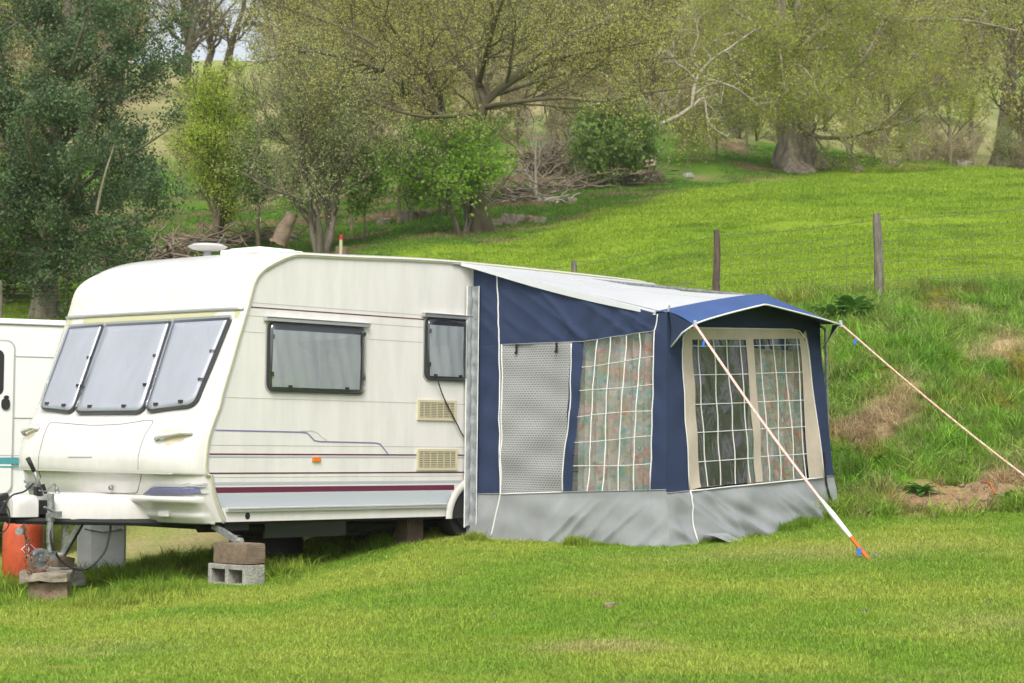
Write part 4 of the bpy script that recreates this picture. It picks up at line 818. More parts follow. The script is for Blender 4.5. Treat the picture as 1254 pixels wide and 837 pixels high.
# jockey wheel stack
jg = W3(JU - .02, JV + .0, -.395)
place_rough('stone_slab', (jg[0], jg[1], jg[2] - .03), (.36, .46, .07), M['stone'], 'flat mossy stone slab under the jockey wheel, top of its stack', 'stone slab', rz=.06, seed=8, amp=.022)
place_rough('sandstone_block', (jg[0] + .02, jg[1] + .01, jg[2] - .145), (.30, .30, .16), M['sandstone'], 'reddish brown stone block between the slab and the grass under the jockey wheel', 'stone block', rz=.1, seed=11, amp=.016)
place_rough('paving_piece', (jg[0] + .17, jg[1] - .02, jg[2] - .235), (.28, .34, .05), M['stone'], 'thin grey slab lying in the grass at the foot of the jockey wheel stack', 'stone slab', rz=.2, seed=15, amp=.01)
ch = empty('chain', tuple(jg), 0, label='rusty security chain hanging from the hitch round the jockey wheel', cat='chain')
def links(pts, parent, org):
    P = [np.array(p) for p in catmull(pts, 8)]; acc = 0; last = P[0]; k = 0; proto = None
    for p in P[1:]:
        d = np.linalg.norm(p - last)
        if d > .03:
            t = Vector((p - last).tolist()).normalized(); mid = (p + last) / 2 - org
            if proto is None:
                bb = B(); bb.tube([(.012 * math.cos(a), 0, .02 * math.sin(a)) for a in np.linspace(0, 2 * math.pi, 9)], .0055, 5, cap=False); proto = bb.build('link', M['rust'], parent)
                o = proto
            else: o = bpy.data.objects.new('link', proto.data); link(o, parent=parent)
            o.location = tuple(mid); q = t.to_track_quat('Z', 'Y'); o.rotation_mode = 'QUATERNION'; from mathutils import Quaternion; o.rotation_quaternion = q @ Quaternion((0, 0, 1), math.radians(90 * (k % 2))); k += 1; last = p
def wp(px, py, v): return O3 + A3 * cc(px, py, v=v)[0] + V3 * v + np.array([0, 0, cc(px, py, v=v)[2]])
links([wp(29, 642, JV + .07), wp(32, 655, JV + .07), wp(33, 670, JV + .08), wp(31, 688, JV + .08), wp(36, 699, JV + .09), wp(46, 701, JV + .09), wp(56, 697, JV + .09), wp(60, 686, JV + .08), wp(54, 680, JV + .08)], ch, jg)
links([wp(27, 645, JV + .05), wp(36, 668, JV + .03), wp(40, 690, JV + .06), wp(47, 702, JV + .1), wp(30, 701, JV + .1)], ch, jg)
b = B(); q = wp(24, 651, JV + .08) - jg; b.tube([tuple(q + np.array([0, -.02, 0])), tuple(q + np.array([0, .02, 0]))], .03, 10); b.build('padlock', M['galv'], ch)
# orange gas bottle
gb = ground_at(27, 714, 15, 19); gt = empty('gas_bottle', tuple(gb), 0, label='orange gas bottle standing behind the jockey wheel under the hitch', cat='gas bottle')
gd = gb[1]; R_ = 24.5 / F_PX * gd
b = B(); b.tube([(0, 0, z) for z in (-.05, .0, .03, .05, .46, .52, .56, .58)], [R_ * .86, R_ * .9, R_ * .97, R_, R_, R_ * .93, R_ * .7, R_ * .35], 28); b.build('cylinder', M['gas'], gt, angle=50)
b = B(); b.tube([(0, 0, .57), (0, 0, .62)], .03, 10); b.tube([(0, 0, .61), (.05, 0, .61)], .014, 8); b.build('valve', M['galv'], gt)
def dmd(s, off, mm, nm):
    b = B(); c = (R_ + off); th0 = -math.pi / 2 + .50; pts = [(0, s), (s, 0), (0, -s), (-s, 0)]; vs = [(c * math.cos(th0 + a / R_), c * math.sin(th0 + a / R_), .30 + z) for a, z in pts]; vs.append((c * math.cos(th0), c * math.sin(th0), .30)); b.add(vs, [(0, 1, 4), (1, 2, 4), (2, 3, 4), (3, 0, 4)]); b.build(nm, mm, gt)
dmd(.062, .008, M['labelwhite'], 'warning_label'); dmd(.054, .011, M['labelred'], 'warning_label_face'); dmd(.02, .014, M['labelwhite'], 'warning_mark')
# far steady packing and the box beyond
s2 = W3(*S2)
fb = empty('concrete_block', (s2[0] - .02, s2[1], s2[2] - .215), YAW, label='pale concrete block under the far front steady', cat='concrete block')
b = B(); b.box((0, 0, .085), (.22, .36, .085)); b.box((.01, 0, .015), (.24, .38, .08)); b.build('shell', M['concrete'], fb, bev=.006)
place_rough('timber_offcut', (s2[0] - .02, s2[1], s2[2] - .045), (.16, .20, .085), M['timber'], 'short brown timber offcut on the pale block under the far steady', 'timber', seed=21, amp=.015)
bx = ground_at(110, 700, 16, 20); b = B(); b.box((0, 0, .10), (.17, .2, .20)); b.box((.06, 0, .05), (.22, .2, .12)); b.build('step_box', M['dark'], None, bev=.01, label='black plastic box beside the pale block under the far steady', cat='box').location = tuple(bx + np.array([0, .0, -.02]))
wb = at(126, 700, 18.9); wb[2] = h(wb[0], wb[1]); hh = at(126, 600, 18.9)[2] - wb[2]
wt = empty('waste_container', tuple(wb), .15, label='pale grey upright container in the grass behind the tow hitch', cat='container')
b = B(); b.box((.04, 0, hh / 2 - .02), (.31, .30, hh)); b.box((-.17, .03, hh / 2 - .03), (.11, .26, hh - .02)); b.build('tank', M['box'], wt, bev=.01)
b = B(); b.tube([(-.16, -.158, .42), (0, -.165, .39), (.16, -.158, .42)], .008, 5); b.build('strap', M['galv'], wt)
wk = W3(2.36, -.25, -.02); wk[2] = h(wk[0], wk[1])
place_rough('timber_chock', (wk[0], wk[1], wk[2] + .12), (.2, .16, .30), M['darkwood'], 'dark brown block wedged in front of the caravan wheel', 'block', seed=31, amp=.01)
# ------------------------------------------------------------------ neighbouring caravan
ND = 21.0; nd = np.array([math.cos(math.radians(28.4)), math.sin(math.radians(28.4)), 0]); nz_ = at(15, 563, ND)
NYAW = math.atan2(nd[1], nd[0]); np0 = at(15, 390, ND); ng = h(np0[0], np0[1])
NB = empty('caravan', (np0[0], np0[1], ng), NYAW, label='white caravan with teal stripe partly hidden at the left edge', cat='caravan')
ztopn = np0[2] - ng
def npx(px, py):  # local x, z on the neighbour's near side
    r = ray(px, py); o = np.array([np0[0], np0[1], 0]); nrm = np.array([-nd[1], nd[0], 0]); t = (o @ nrm) / (r @ nrm); p = r * t; return float((p - o) @ nd), float(p[2] + CAMZ - ng)
xr = npx(120, 400)[0]; xl = -4.2
b = B(); sec = [(-.0, .42), (-.0, ztopn - .05), (.015, ztopn - .015), (.05, ztopn), (1.1, ztopn + .05), (2.15, ztopn), (2.2, ztopn - .05), (2.2, .42)]
k = len(sec); b.add([(x, p[0], p[1]) for x in (xl, xr) for p in sec], [(j, j + 1, k + j + 1, k + j) for j in range(k - 1)] + [(k - 1, 0, k, 2 * k - 1), tuple(range(k)), tuple(range(2 * k - 1, k - 1, -1))]); b.build('body', M['neigh'], NB, fix=True)
b = B(); b.tube([(xl, -.008, ztopn - .055), (xr, -.008, ztopn - .055)], .012, 6); b.build('roof_trim', M['alu'], NB)
def nrect(p0, p1, off, m, nm, r=.01, par=None, th=None):
    (a0, c1), (a1, c0) = npx(*p0), npx(*p1); b = B(); b.rings(rrect(a0, c0, a1, c1, r), lambda a, c, o: (a, -o, c), 0 if th is None else th, off, 1); return b.build(nm, m, par or NB)
x0n = npx(-60, 400)[0]
dr = nrect((-62, 414), (14.5, 606), .012, M['seam'], 'door', .09)
nrect((-60, 416.5), (12.5, 604), .018, M['neigh'], 'door_leaf', .08, dr, .004)
nrect((-40, 427), (3.5, 485), .022, M['rubber'], 'door_window', .07, dr, .006)
q = nrect((1, 488), (11, 502), .035, M['rubber'], 'door_lock', .04, dr); nrect((4, 484.5), (10, 489), .035, M['rubber'], 'door_knob', .02, dr)
for p0, p1, m in (((-200, 560.5), (80, 568.5), M['teal']), ((-200, 571), (80, 573), M['teal']), ((-200, 557.5), (80, 558.5), M['seam'])):
    (a0, c1), (a1, c0) = npx(*p0), npx(*p1); b = B(); c1 = npx(15, p0[1])[1]; c0 = npx(15, p1[1])[1]; b.add([(a0, -.02, c0), (a1, -.02, c0), (a1, -.02, c1), (a0, -.02, c1)], [(0, 1, 2, 3)]); b.build('stripe', m, NB)
for py in (436.5, 512): z = npx(15, py)[1]; b = B(); b.tube([(npx(15.5, py)[0], -.002, z), (xr, -.002, z)], .006, 4); b.build('panel_seam', M['seam'], NB)
b = B()
for y in (.12, 2.05): b.tube([(-2.4, y - .09, .30), (-2.4, y + .09, .30)], .31, 24)
b.build('wheel', M['rubber'], NB)
for y in (.15, 2.0): b = B(); b.box((xr - .25, y, .2), (.06, .06, .45)); b.build('steady_leg', M['galv'], NB)
# ------------------------------------------------------------------ near wire fence along the top of the bank
fence_px = [(-0, 36, 352), (130, 35, 340), (330, 33.2, 330), (520, 31, 325), (703, 29, 320), (878, 26.5, 282), (1074, 24.9, 262), (1292, 24.3, 243), (1500, 23.8, 235)]
pts = []
for px, D, py in fence_px:
    top = at(px, py, D); g = h(top[0], top[1]); pts.append((top, g))
FO = (pts[6][0][0], pts[6][0][1], pts[6][1])
FN = empty('wire_fence', FO, 0, label='stock fence of wooden posts and wire mesh along the top of the bank', cat='fence')
for i, (top, g) in enumerate(pts):
    hgt = min(max(top[2] - g, .9), 1.4); zt = g + hgt if i < 4 else top[2]
    lean = {6: (.05, 0), 5: (0, 0)}.get(i, (.02, .01)); r = .055 if i == 6 else .045
    base = np.array([top[0] + lean[0], top[1] + lean[1], g - .25]); b = B(); N = 8
    P = [base + (np.array([top[0], top[1], zt]) - base) * t - np.array(FO) for t in np.linspace(0, 1, 7)]
    b.tube([tuple(p + np.array([.006 * math.sin(k * 2 + i), 0, 0])) for k, p in enumerate(P)], [r * (1.1, 1.08, 1.0, 1.03, .98, .96, .84)[k] for k in range(7)], 9); b.build('post', M['postb'] if i == 5 else M['post'], FN, angle=50)
tops = [np.array([t[0], t[1], (t[2] if i >= 4 else g + min(max(t[2] - g, .9), 1.4))]) for i, (t, g) in enumerate(pts)]
for k, dz in enumerate((.07, .22, .33, .45, .58, .70, .80, .90)):
    b = B(); pp = []
    for i in range(len(tops) - 1):
        for t in np.linspace(0, 1, 12)[:-1]: p = tops[i] + (tops[i + 1] - tops[i]) * t; sag = .03 * math.sin(math.pi * t); pp.append(tuple(p - np.array([0, 0, dz + sag]) - np.array(FO)))
    b.tube(pp, .0022 if k else .003, 4); 
    if k == 0:
        for q in range(6, len(pp), 1):
            a_ = np.array(pp[q]); b.tube([tuple(a_ + np.array([-.01, 0, -.018])), tuple(a_ + np.array([.01, 0, .018]))], .003, 3)
    b.build('wire', M['wire'], FN)
b = B()
for i in range(4, len(tops) - 1):
    L = np.linalg.norm(tops[i + 1] - tops[i]); n_ = int(L / .165)
    for j in range(n_):
        p = tops[i] + (tops[i + 1] - tops[i]) * (j + .5) / n_ - np.array(FO); b.tube([tuple(p - np.array([0, 0, .24])), tuple(p - np.array([0, 0, .92]))], .0018, 3, cap=False)
b.build('mesh_wires', M['wire'], FN, kind='stuff')
print('built things')
# ------------------------------------------------------------------ trees
def nrm(a): return a / np.maximum(np.linalg.norm(a, axis=-1, keepdims=True), 1e-9)
def batch_tube(P, R, n):
    """P (N,K,3) polylines, R (N,K) radii -> verts, quads"""
    N, K, _ = P.shape; T = np.empty_like(P); T[:, 1:-1] = P[:, 2:] - P[:, :-2]; T[:, 0] = P[:, 1] - P[:, 0]; T[:, -1] = P[:, -1] - P[:, -2]; T = nrm(T)
    ref = np.where(np.abs(T[:, :1, 2:3]) > .8, np.array([1.0, .1, 0]), np.array([.05, .1, 1.0])); A = nrm(np.cross(T, np.broadcast_to(ref, T.shape))); Bv = np.cross(T, A)
    th = np.arange(n) * 2 * np.pi / n; V = P[:, :, None] + R[:, :, None, None] * (A[:, :, None] * np.cos(th)[None, None, :, None] + Bv[:, :, None] * np.sin(th)[None, None, :, None])
    I = np.arange(N * K * n).reshape(N, K, n); J = np.roll(I, -1, 2)
    return V.reshape(-1, 3), np.stack([I[:, :-1], J[:, :-1], J[:, 1:], I[:, 1:]], -1).reshape(-1, 4)
def resample(pl, K):
    pl = np.array(catmull(pl, 6)); d = np.concatenate([[0], np.cumsum(np.linalg.norm(np.diff(pl, axis=0), axis=1))]); t = np.linspace(0, d[-1], K); return np.stack([np.interp(t, d, pl[:, i]) for i in range(3)], -1)
def sprout(P, R, nb, tmin, ang, L, K, wander, bias, rr, rg, tmax=1.0, minr=.004, lvar=.35, tipr=.3):
    N, Kp, _ = P.shape; idx = np.repeat(np.arange(N), nb); M_ = len(idx); t = rg.uniform(tmin, tmax, M_) * (Kp - 1); k = np.minimum(t.astype(int), Kp - 2); f = (t - k)[:, None]
    s = P[idx, k] * (1 - f) + P[idx, k + 1] * f; T = nrm(P[idx, k + 1] - P[idx, k]); r0 = (R[idx, k] * (1 - f[:, 0]) + R[idx, k + 1] * f[:, 0]) * rr
    q = nrm(np.cross(T, nrm(rg.normal(size=(M_, 3))))); a = np.radians(ang * rg.uniform(.6, 1.3, M_))[:, None]; d = T * np.cos(a) + q * np.sin(a)
    Ls = L * rg.uniform(1 - lvar, 1 + lvar, M_) * (1.15 - .45 * t / (Kp - 1)); out = [s]
    for i in range(K - 1):
        d = nrm(d + wander * rg.normal(size=(M_, 3)) + np.array(bias)); s = s + d * (Ls / (K - 1))[:, None]; out.append(s)
    Pn = np.stack(out, 1); Rn = np.maximum(r0[:, None] * np.linspace(1, tipr, K)[None], minr); return Pn, Rn
def leaves(P, n, size, jit, rg, flat=0.0, asp=.7):
    """n diamond leaves along the polylines P"""
    N, K, _ = P.shape; i = rg.integers(0, N, n); t = rg.uniform(.15, 1, n) * (K - 1); k = np.minimum(t.astype(int), K - 2); f = (t - k)[:, None]
    c = P[i, k] * (1 - f) + P[i, k + 1] * f + rg.normal(size=(n, 3)) * jit
    a = nrm(rg.normal(size=(n, 3)) * np.array([1, 1, 1 - flat])); b_ = nrm(np.cross(a, rg.normal(size=(n, 3)))); s = size * rg.uniform(.55, 1.35, n)[:, None]
    V = np.stack([c - a * s, c + b_ * s * asp, c + a * s, c - b_ * s * asp], 1).reshape(-1, 3); F = np.arange(n * 4).reshape(-1, 4)
    cl = np.modf(np.sin(i * 12.9898) * 43758.5)[0] % 1; tint = np.clip(.55 * cl + .45 * rg.uniform(0, 1, n), 0, 1); return V, F, tint
def wood(name, levels, m, parent, org, sides=(9, 7, 5, 3, 3)):
    vs = []; fs = []; o = 0
    for (P, R), n in zip(levels, sides):
        V, F = batch_tube(P - org, R, n); vs.append(V); fs.append(F + o); o += len(V)
    return np_mesh(name, np.concatenate(vs), np.concatenate(fs), m, parent, smooth=True)
def limbs_px(lst, D, K=14):
    return np.stack([resample([at(p[0], p[1], D + p[2]) for p in l], K) for l in lst])
def flare(P, R, amt=.5, n=5):
    return R
def big_tree(name, label, org, trunk, tr, limbs, lr, spec, barkm, leafm, nleaf, lsize, jit, seed, group=None, tap=.45, fl=.65, bias=(0, 0, .05), crown='crown', cat='tree'):
    rg = np.random.default_rng(seed); org = np.array(org); root = empty(name, tuple(org), 0, label=label, cat=cat, group=group)
    T = np.stack([resample(trunk, 16)]); tt = np.linspace(0, 1, 16); Rt = (tr * (1 - tap * tt ** .6) + tr * fl * np.exp(-tt * 13))[None]
    rg2 = np.random.default_rng(seed + 5)
    V, F = batch_tube(T - org, Rt, 20); th = np.arctan2(V[:, 1] - np.repeat(T[0, :, 1] - org[1], 20), V[:, 0] - np.repeat(T[0, :, 0] - org[0], 20)); cen = np.repeat(T[0] - org, 20, 0)
    V = cen + (V - cen) * (1 + (.16 * np.sin(th * 3 + 1 + V[:, 2]) + .09 * np.sin(th * 7 + 2) + .06 * np.sin(V[:, 2] * 5 + th * 2))[:, None] * (1 + 1.2 * np.exp(-np.repeat(tt, 20) * 10))[:, None])
    np_mesh('trunk', V, F, barkm, root, smooth=True)
    lv = [(limbs, np.linspace(1, .22, limbs.shape[1])[None] * np.asarray(lr)[:, None])]; allP = []
    for sp in spec: lv.append(sprout(*lv[-1], *sp[:5], sp[5], (sp[6] if len(sp) > 6 else bias), sp[7] if len(sp) > 7 else .6, rg))
    wood('branches', lv, barkm, root, org, (9, 6, 4, 3, 3))
    if nleaf:
        V, F, ti = leaves(lv[-1][0], nleaf, lsize, jit, rg); np_mesh(crown, V - org, F, leafm, root, tint=ti)
    return root
def small_tree(name, label, px, py, drange, topy, width_px, spec_scale, barkm, leafm, nleaf, lsize, seed, r=.06, lean=0, bare=.25, upb=.12, ang=45, jit=.12, cat='tree', group=None, stems=1, nb=(14, 9, 7), shape=1.0):
    g = ground_at(px, py, *drange); D = g[1]; hgt = (py - topy) / F_PX * D; wid = width_px / F_PX * D; rg = np.random.default_rng(seed)
    org = g; root = empty(name, tuple(org), 0, label=label, cat=cat, group=group); tr = []
    for s in range(stems):
        a = rg.uniform(0, 6.28); sp = (0 if stems == 1 else wid * .16); top = g + np.array([lean + math.cos(a) * sp * 1.5, math.sin(a) * sp * 1.5, hgt * (.86 if s == 0 else rg.uniform(.6, .85))]); b0 = g + np.array([math.cos(a) * .05 * (stems > 1), math.sin(a) * .05 * (stems > 1), -.1])
        mids = [b0 + (top - b0) * t + np.append(rg.normal(size=2) * wid * .035, 0) for t in (.25, .5, .75)]; tr.append(resample([b0, *mids, top], 12))
    P0 = np.stack(tr); R0 = np.tile((r * np.linspace(1, .2, 12) + r * .4 * np.exp(-np.linspace(0, 12, 12)))[None], (stems, 1))
    lv = [(P0, R0)]; L1 = wid * .5 * spec_scale
    lv.append(sprout(*lv[-1], nb[0], bare, ang, L1, 7, .16, (0, 0, upb), .5, rg, minr=.008)); lv.append(sprout(*lv[-1], nb[1], .2, 42, L1 * .42, 5, .22, (0, 0, upb * .6), .55, rg, minr=.006)); lv.append(sprout(*lv[-1], nb[2], .15, 45, L1 * .22, 3, .25, (0, 0, 0), .6, rg, minr=.004))
    wood('trunk', lv[:2], barkm, root, org, (9, 5)); wood('branches', lv[2:], barkm, root, org, (4, 3))
    if nleaf:
        V, F, ti = leaves(lv[-1][0], nleaf, lsize, jit, rg); np_mesh('crown', V - org, F, leafm, root, tint=ti)
    return root
# the great oak in the middle
g = ground_at(588, 284, 42, 70); D = g[1]
lm = [[(572, 190, 0), (556, 160, .2), (517, 124, -.5), (480, 95, -1.2), (456, 81, -1.5), (427, 72, -2), (375, 62, -2.5), (330, 70, -3)],
      [(560, 168, 0), (545, 150, .2), (538, 115, .5), (527, 90, .8), (502, 72, 1), (497, 21, 1.5), (485, -40, 2)],
      [(574, 190, 0), (588, 150, -.4), (595, 125, -.5), (620, 104, -.6), (678, 72, -1), (742, 61, -1.5), (815, 48, -2)],
      [(595, 128, -.5), (585, 104, 0), (560, 57, .5), (545, 10, 1), (534, -50, 1)],
      [(618, 106, -.6), (660, 65, 0), (700, 42, .5), (753, 21, 1), (810, -10, 1.5)],
      [(590, 132, -.4), (640, 124, -1.5), (692, 120, -2), (742, 125, -2.5), (785, 115, -3), (835, 108, -3.3)],
      [(590, 138, -.4), (545, 143, -1.5), (500, 140, -2.5), (440, 118, -3), (400, 100, -3.5)],
      [(517, 124, -.5), (480, 70, 1), (410, 30, 1.5), (330, 5, 2), (280, -20, 2.4)],
      [(575, 180, 0), (602, 90, 2), (640, 20, 3), (680, -50, 3.5)], [(560, 165, 0), (500, 90, 2.5), (430, 40, 3.5), (370, -20, 4)],
      [(600, 118, 0), (690, 90, 2), (770, 75, 3), (850, 70, 3.5)], [(585, 110, 0), (600, 50, -1.5), (620, -10, -2.5), (650, -60, -3)], [(540, 120, 0), (470, 20, -1.5), (420, -40, -2.4)]]
Lm = limbs_px(lm, D)
trunk = [g + np.array([0, 0, -.3]), at(584, 258, D), at(579, 222, D), at(572, 185, D), at(566, 165, D)]
big_tree('oak_tree', 'wide spreading oak with mossy dark limbs and olive buds behind the caravan roof', g, trunk, .30, Lm, [.115, .09, .12, .085, .075, .07, .06, .065, .09, .08, .07, .07, .07],
         [(13, .15, 50, 1.7, 7, .2, (0, 0, .06), .5), (9, .1, 48, .72, 5, .22, (0, 0, .05), .5), (7, .1, 45, .34, 3, .25, (0, 0, 0), .6)], M['barkmoss'], M['oakbud'], 62000, .0205, .09, 3)
# the old tree with a huge flared trunk at the top of the field
g = ground_at(975, 207, 60, 100); D = g[1]
lm = [[(975, 150, 0), (1000, 168, -1), (1037, 168, -1.5), (1060, 163, -1.8), (1085, 157, -2), (1115, 147, -2.2), (1151, 127, -2.5), (1175, 120, -2.6)],
      [(1037, 168, -1.5), (1068, 159, -2), (1095, 138, -2.2), (1122, 112, -2.5), (1160, 95, -2.6)],
      [(970, 132, 0), (1014, 123, -.5), (1030, 100, -1), (1046, 87, -1.2), (1065, 60, -1), (1082, 25, -1)],
      [(965, 70, 0), (1010, 35, 0), (1053, 22, 0), (1110, 25, 0), (1180, 25, 0), (1245, 38, 0)],
      [(962, 95, 0), (920, 85, -1), (880, 62, -2), (850, 25, -3)], [(960, 45, 0), (910, 20, 1), (870, -15, 1), (840, -60, 1)],
      [(964, 120, 0), (915, 122, -1), (878, 132, -2), (845, 126, -3)], [(960, 40, 0), (985, -10, 0), (1010, -60, 0)], [(960, 60, 0), (1020, 60, 2), (1080, 70, 3), (1140, 75, 3.5)],
      [(962, 100, 0), (975, 80, -3), (990, 90, -4), (1005, 120, -5)], [(962, 90, 0), (950, 95, -3), (932, 130, -4.5)], [(960, 70, 0), (955, 60, -3), (962, 115, -5)],
      [(962, 80, 0), (990, 40, -2), (1030, 0, -3), (1060, -40, -4)], [(962, 100, 0), (940, 60, -2.5), (900, 40, -4), (860, 60, -5)]]
Lm = limbs_px(lm, D)
trunk = [g + np.array([0, 0, -.4]), at(971, 175, D), at(966, 130, D), at(962, 90, D), at(958, 45, D), at(955, 0, D), at(950, -50, D)]
big_tree('ancient_tree', 'old tree with very thick pale flared trunk and yellow green leaves above the field', g, trunk, .70, Lm, [.09, .06, .08, .12, .11, .10, .09, .10, .08, .06, .06, .06, .08, .08],
         [(12, .12, 50, 1.9, 7, .2, (0, 0, .0), .5), (9, .1, 48, .85, 5, .22, (0, 0, -.02), .5), (6, .1, 45, .42, 3, .25, (0, 0, 0), .6)], M['barkoak'], M['yellowgreen'], 72000, .037, .18, 5, tap=.85, fl=.85)
# dead pale limb hanging at the left of it
D = 66; dead = [[(775, 165, 0), (800, 156, 0), (825, 145, 0), (847, 132, 0), (850, 105, 0), (858, 87, .3), (875, 70, .5), (890, 62, .6), (905, 50, .6), (927, 36, .6)],
     [(847, 132, 0), (862, 120, .2), (866, 145, .2), (875, 158, .2), (890, 168, .3)], [(852, 100, 0), (840, 85, -.3), (828, 78, -.5), (820, 62, -.6)], [(858, 87, .3), (846, 70, 0), (855, 45, -.2), (850, 20, -.3)], [(860, 95, 0), (900, 108, .5), (930, 130, .8)], [(800, 156, 0), (812, 130, -.3), (818, 118, -.4)]]
rg = np.random.default_rng(9); Lm = limbs_px(dead, D, 12); org = at(800, 200, D); org[2] = h(org[0], org[1]); ro = empty('dead_tree', tuple(org), 0, label='bleached leafless dead limb reaching across between the two big trees', cat='dead tree')
b0 = np.stack([resample([org + np.array([-.1, 0, -.2]), at(788, 185, D), at(776, 166, D)], 12)])
lv = [(np.concatenate([Lm, b0]), np.concatenate([np.linspace(1, .3, 12)[None] * np.array([.085, .045, .045, .05, .045, .03])[:, None], np.full((1, 12), .09)]))]
lv.append(sprout(*lv[-1], 7, .2, 50, .9, 6, .28, (0, 0, 0), .5, rg, minr=.010)); lv.append(sprout(*lv[-1], 4, .2, 45, .4, 4, .3, (0, 0, 0), .6, rg, minr=.006)); wood('branches', lv, M['barkpale'], ro, org, (7, 5, 3))
# right-hand tree with ivy
g = ground_at(1222, 203, 60, 100); D = g[1]
trunk = [g + np.array([0, 0, -.4]), at(1226, 170, D), at(1232, 125, D), at(1240, 85, D), at(1238, 40, D), at(1232, -40, D)]
lm = [[(1232, 120, 0), (1215, 90, .5), (1190, 70, 1), (1150, 50, 1.5)], [(1238, 80, 0), (1220, 40, 0), (1205, 0, 0), (1195, -50, 0)], [(1238, 60, 0), (1265, 20, 0), (1290, -30, 0)], [(1236, 100, 0), (1270, 80, 0), (1300, 70, 0)], [(1238, 40, 0), (1180, 20, -1), (1120, 10, -2)]]
big_tree('ivy_tree', 'grey barked leaning tree with ivy at the right edge of the field', g, trunk, .30, limbs_px(lm, D), [.12] * 5, [(10, .15, 45, 1.8, 6, .2, (0, 0, .04), .5), (8, .1, 45, .8, 5, .22, (0, 0, .0), .5), (6, .1, 45, .38, 3, .25, (0, 0, 0), .6)], M['bark'], M['oakbud'], 9000, .045, .1, 15)
# other single trees and shrubs
small_tree('young_tree', 'lime green young tree with slim stems left of the roof aerial', 262, 306, (36, 60), 72, 118, 1.0, M['barkmoss'], M['lime'], 24000, .026, 21, r=.07, stems=3, bare=.18, upb=.16, nb=(14, 9, 6), jit=.09)
small_tree('young_tree', 'thin straight young tree between the lime tree and the gnarled hawthorn', 318, 312, (36, 60), 130, 66, 1.0, M['barkmoss'], M['bushgreen'], 6500, .032, 22, r=.06, bare=.35, nb=(16, 8, 5), jit=.08)
small_tree('hawthorn_tree', 'gnarled grey green hawthorn with thick twisted trunk behind the roof hatch', 393, 314, (36, 60), 92, 185, 1.05, M['bark'], M['haw'], 34000, .020, 23, r=.085, stems=4, bare=.15, upb=.10, ang=50, nb=(14, 10, 6), jit=.10)
small_tree('sapling', 'small bright green sapling right of the hawthorn', 446, 298, (36, 60), 190, 62, 1.0, M['bark'], M['brightgreen'], 3600, .04, 24, r=.03, bare=.35, nb=(12, 7, 4))
small_tree('maple_sapling', 'bright green leafy sapling clump in front of the oak trunk', 566, 288, (38, 60), 168, 120, 1.05, M['bark'], M['brightgreen'], 6000, .046, 25, r=.04, stems=4, bare=.3, upb=.08, nb=(10, 7, 5), jit=.12)
small_tree('maple_sapling', 'bright green leafy sapling left of the oak trunk beside the stones', 505, 274, (38, 64), 178, 95, 1.0, M['bark'], M['brightgreen'], 4200, .044, 27, r=.035, stems=3, bare=.3, upb=.08, nb=(10, 7, 5), jit=.12)
small_tree('holly_bush', 'rounded dark green bush above the brush pile', 742, 232, (50, 80), 138, 88, 1.0, M['bark'], M['bushgreen'], 9000, .055, 28, r=.05, stems=3, bare=.25, upb=.04, ang=60, nb=(12, 8, 5), cat='bush', jit=.14)
small_tree('dead_sapling', 'leafless pale sapling with bared roots beside the brush pile', 656, 246, (46, 80), 150, 90, 1.1, M['barkpale'], None, 0, .03, 29, r=.06, bare=.25, upb=.1, nb=(9, 6, 4), cat='dead tree')
small_tree('green_bush', 'bright green bush at the left edge under the dark evergreen', 6, 372, (28, 45), 268, 90, 1.0, M['bark'], M['brightgreen'], 7000, .032, 30, r=.03, stems=4, bare=.2, upb=.05, ang=60, cat='bush', jit=.1)
for k, (px, py, ty, w, dr, lab) in enumerate(((236, 118, -60, 150, (90, 200), 'tall bare tree with forked trunk against the sky at the top left'), (268, 112, -50, 140, (90, 200), 'tall bare tree just right of the forked one at the top left'), (120, 110, -70, 190, (90, 200), 'yellow green tree on the ridge behind the dark evergreen'))):
    small_tree('ridge_tree', lab, px, py, dr, ty, w, 1.0, M['barkmoss'], M['yellowgreen'] if k == 2 else M['oakbud'], (12000, 1800, 1800)[(k + 1) % 3], .07, 40 + k, r=.34, stems=2, bare=.3, upb=.12, nb=(12, 8, 6), jit=.25, group='trees on the ridge')
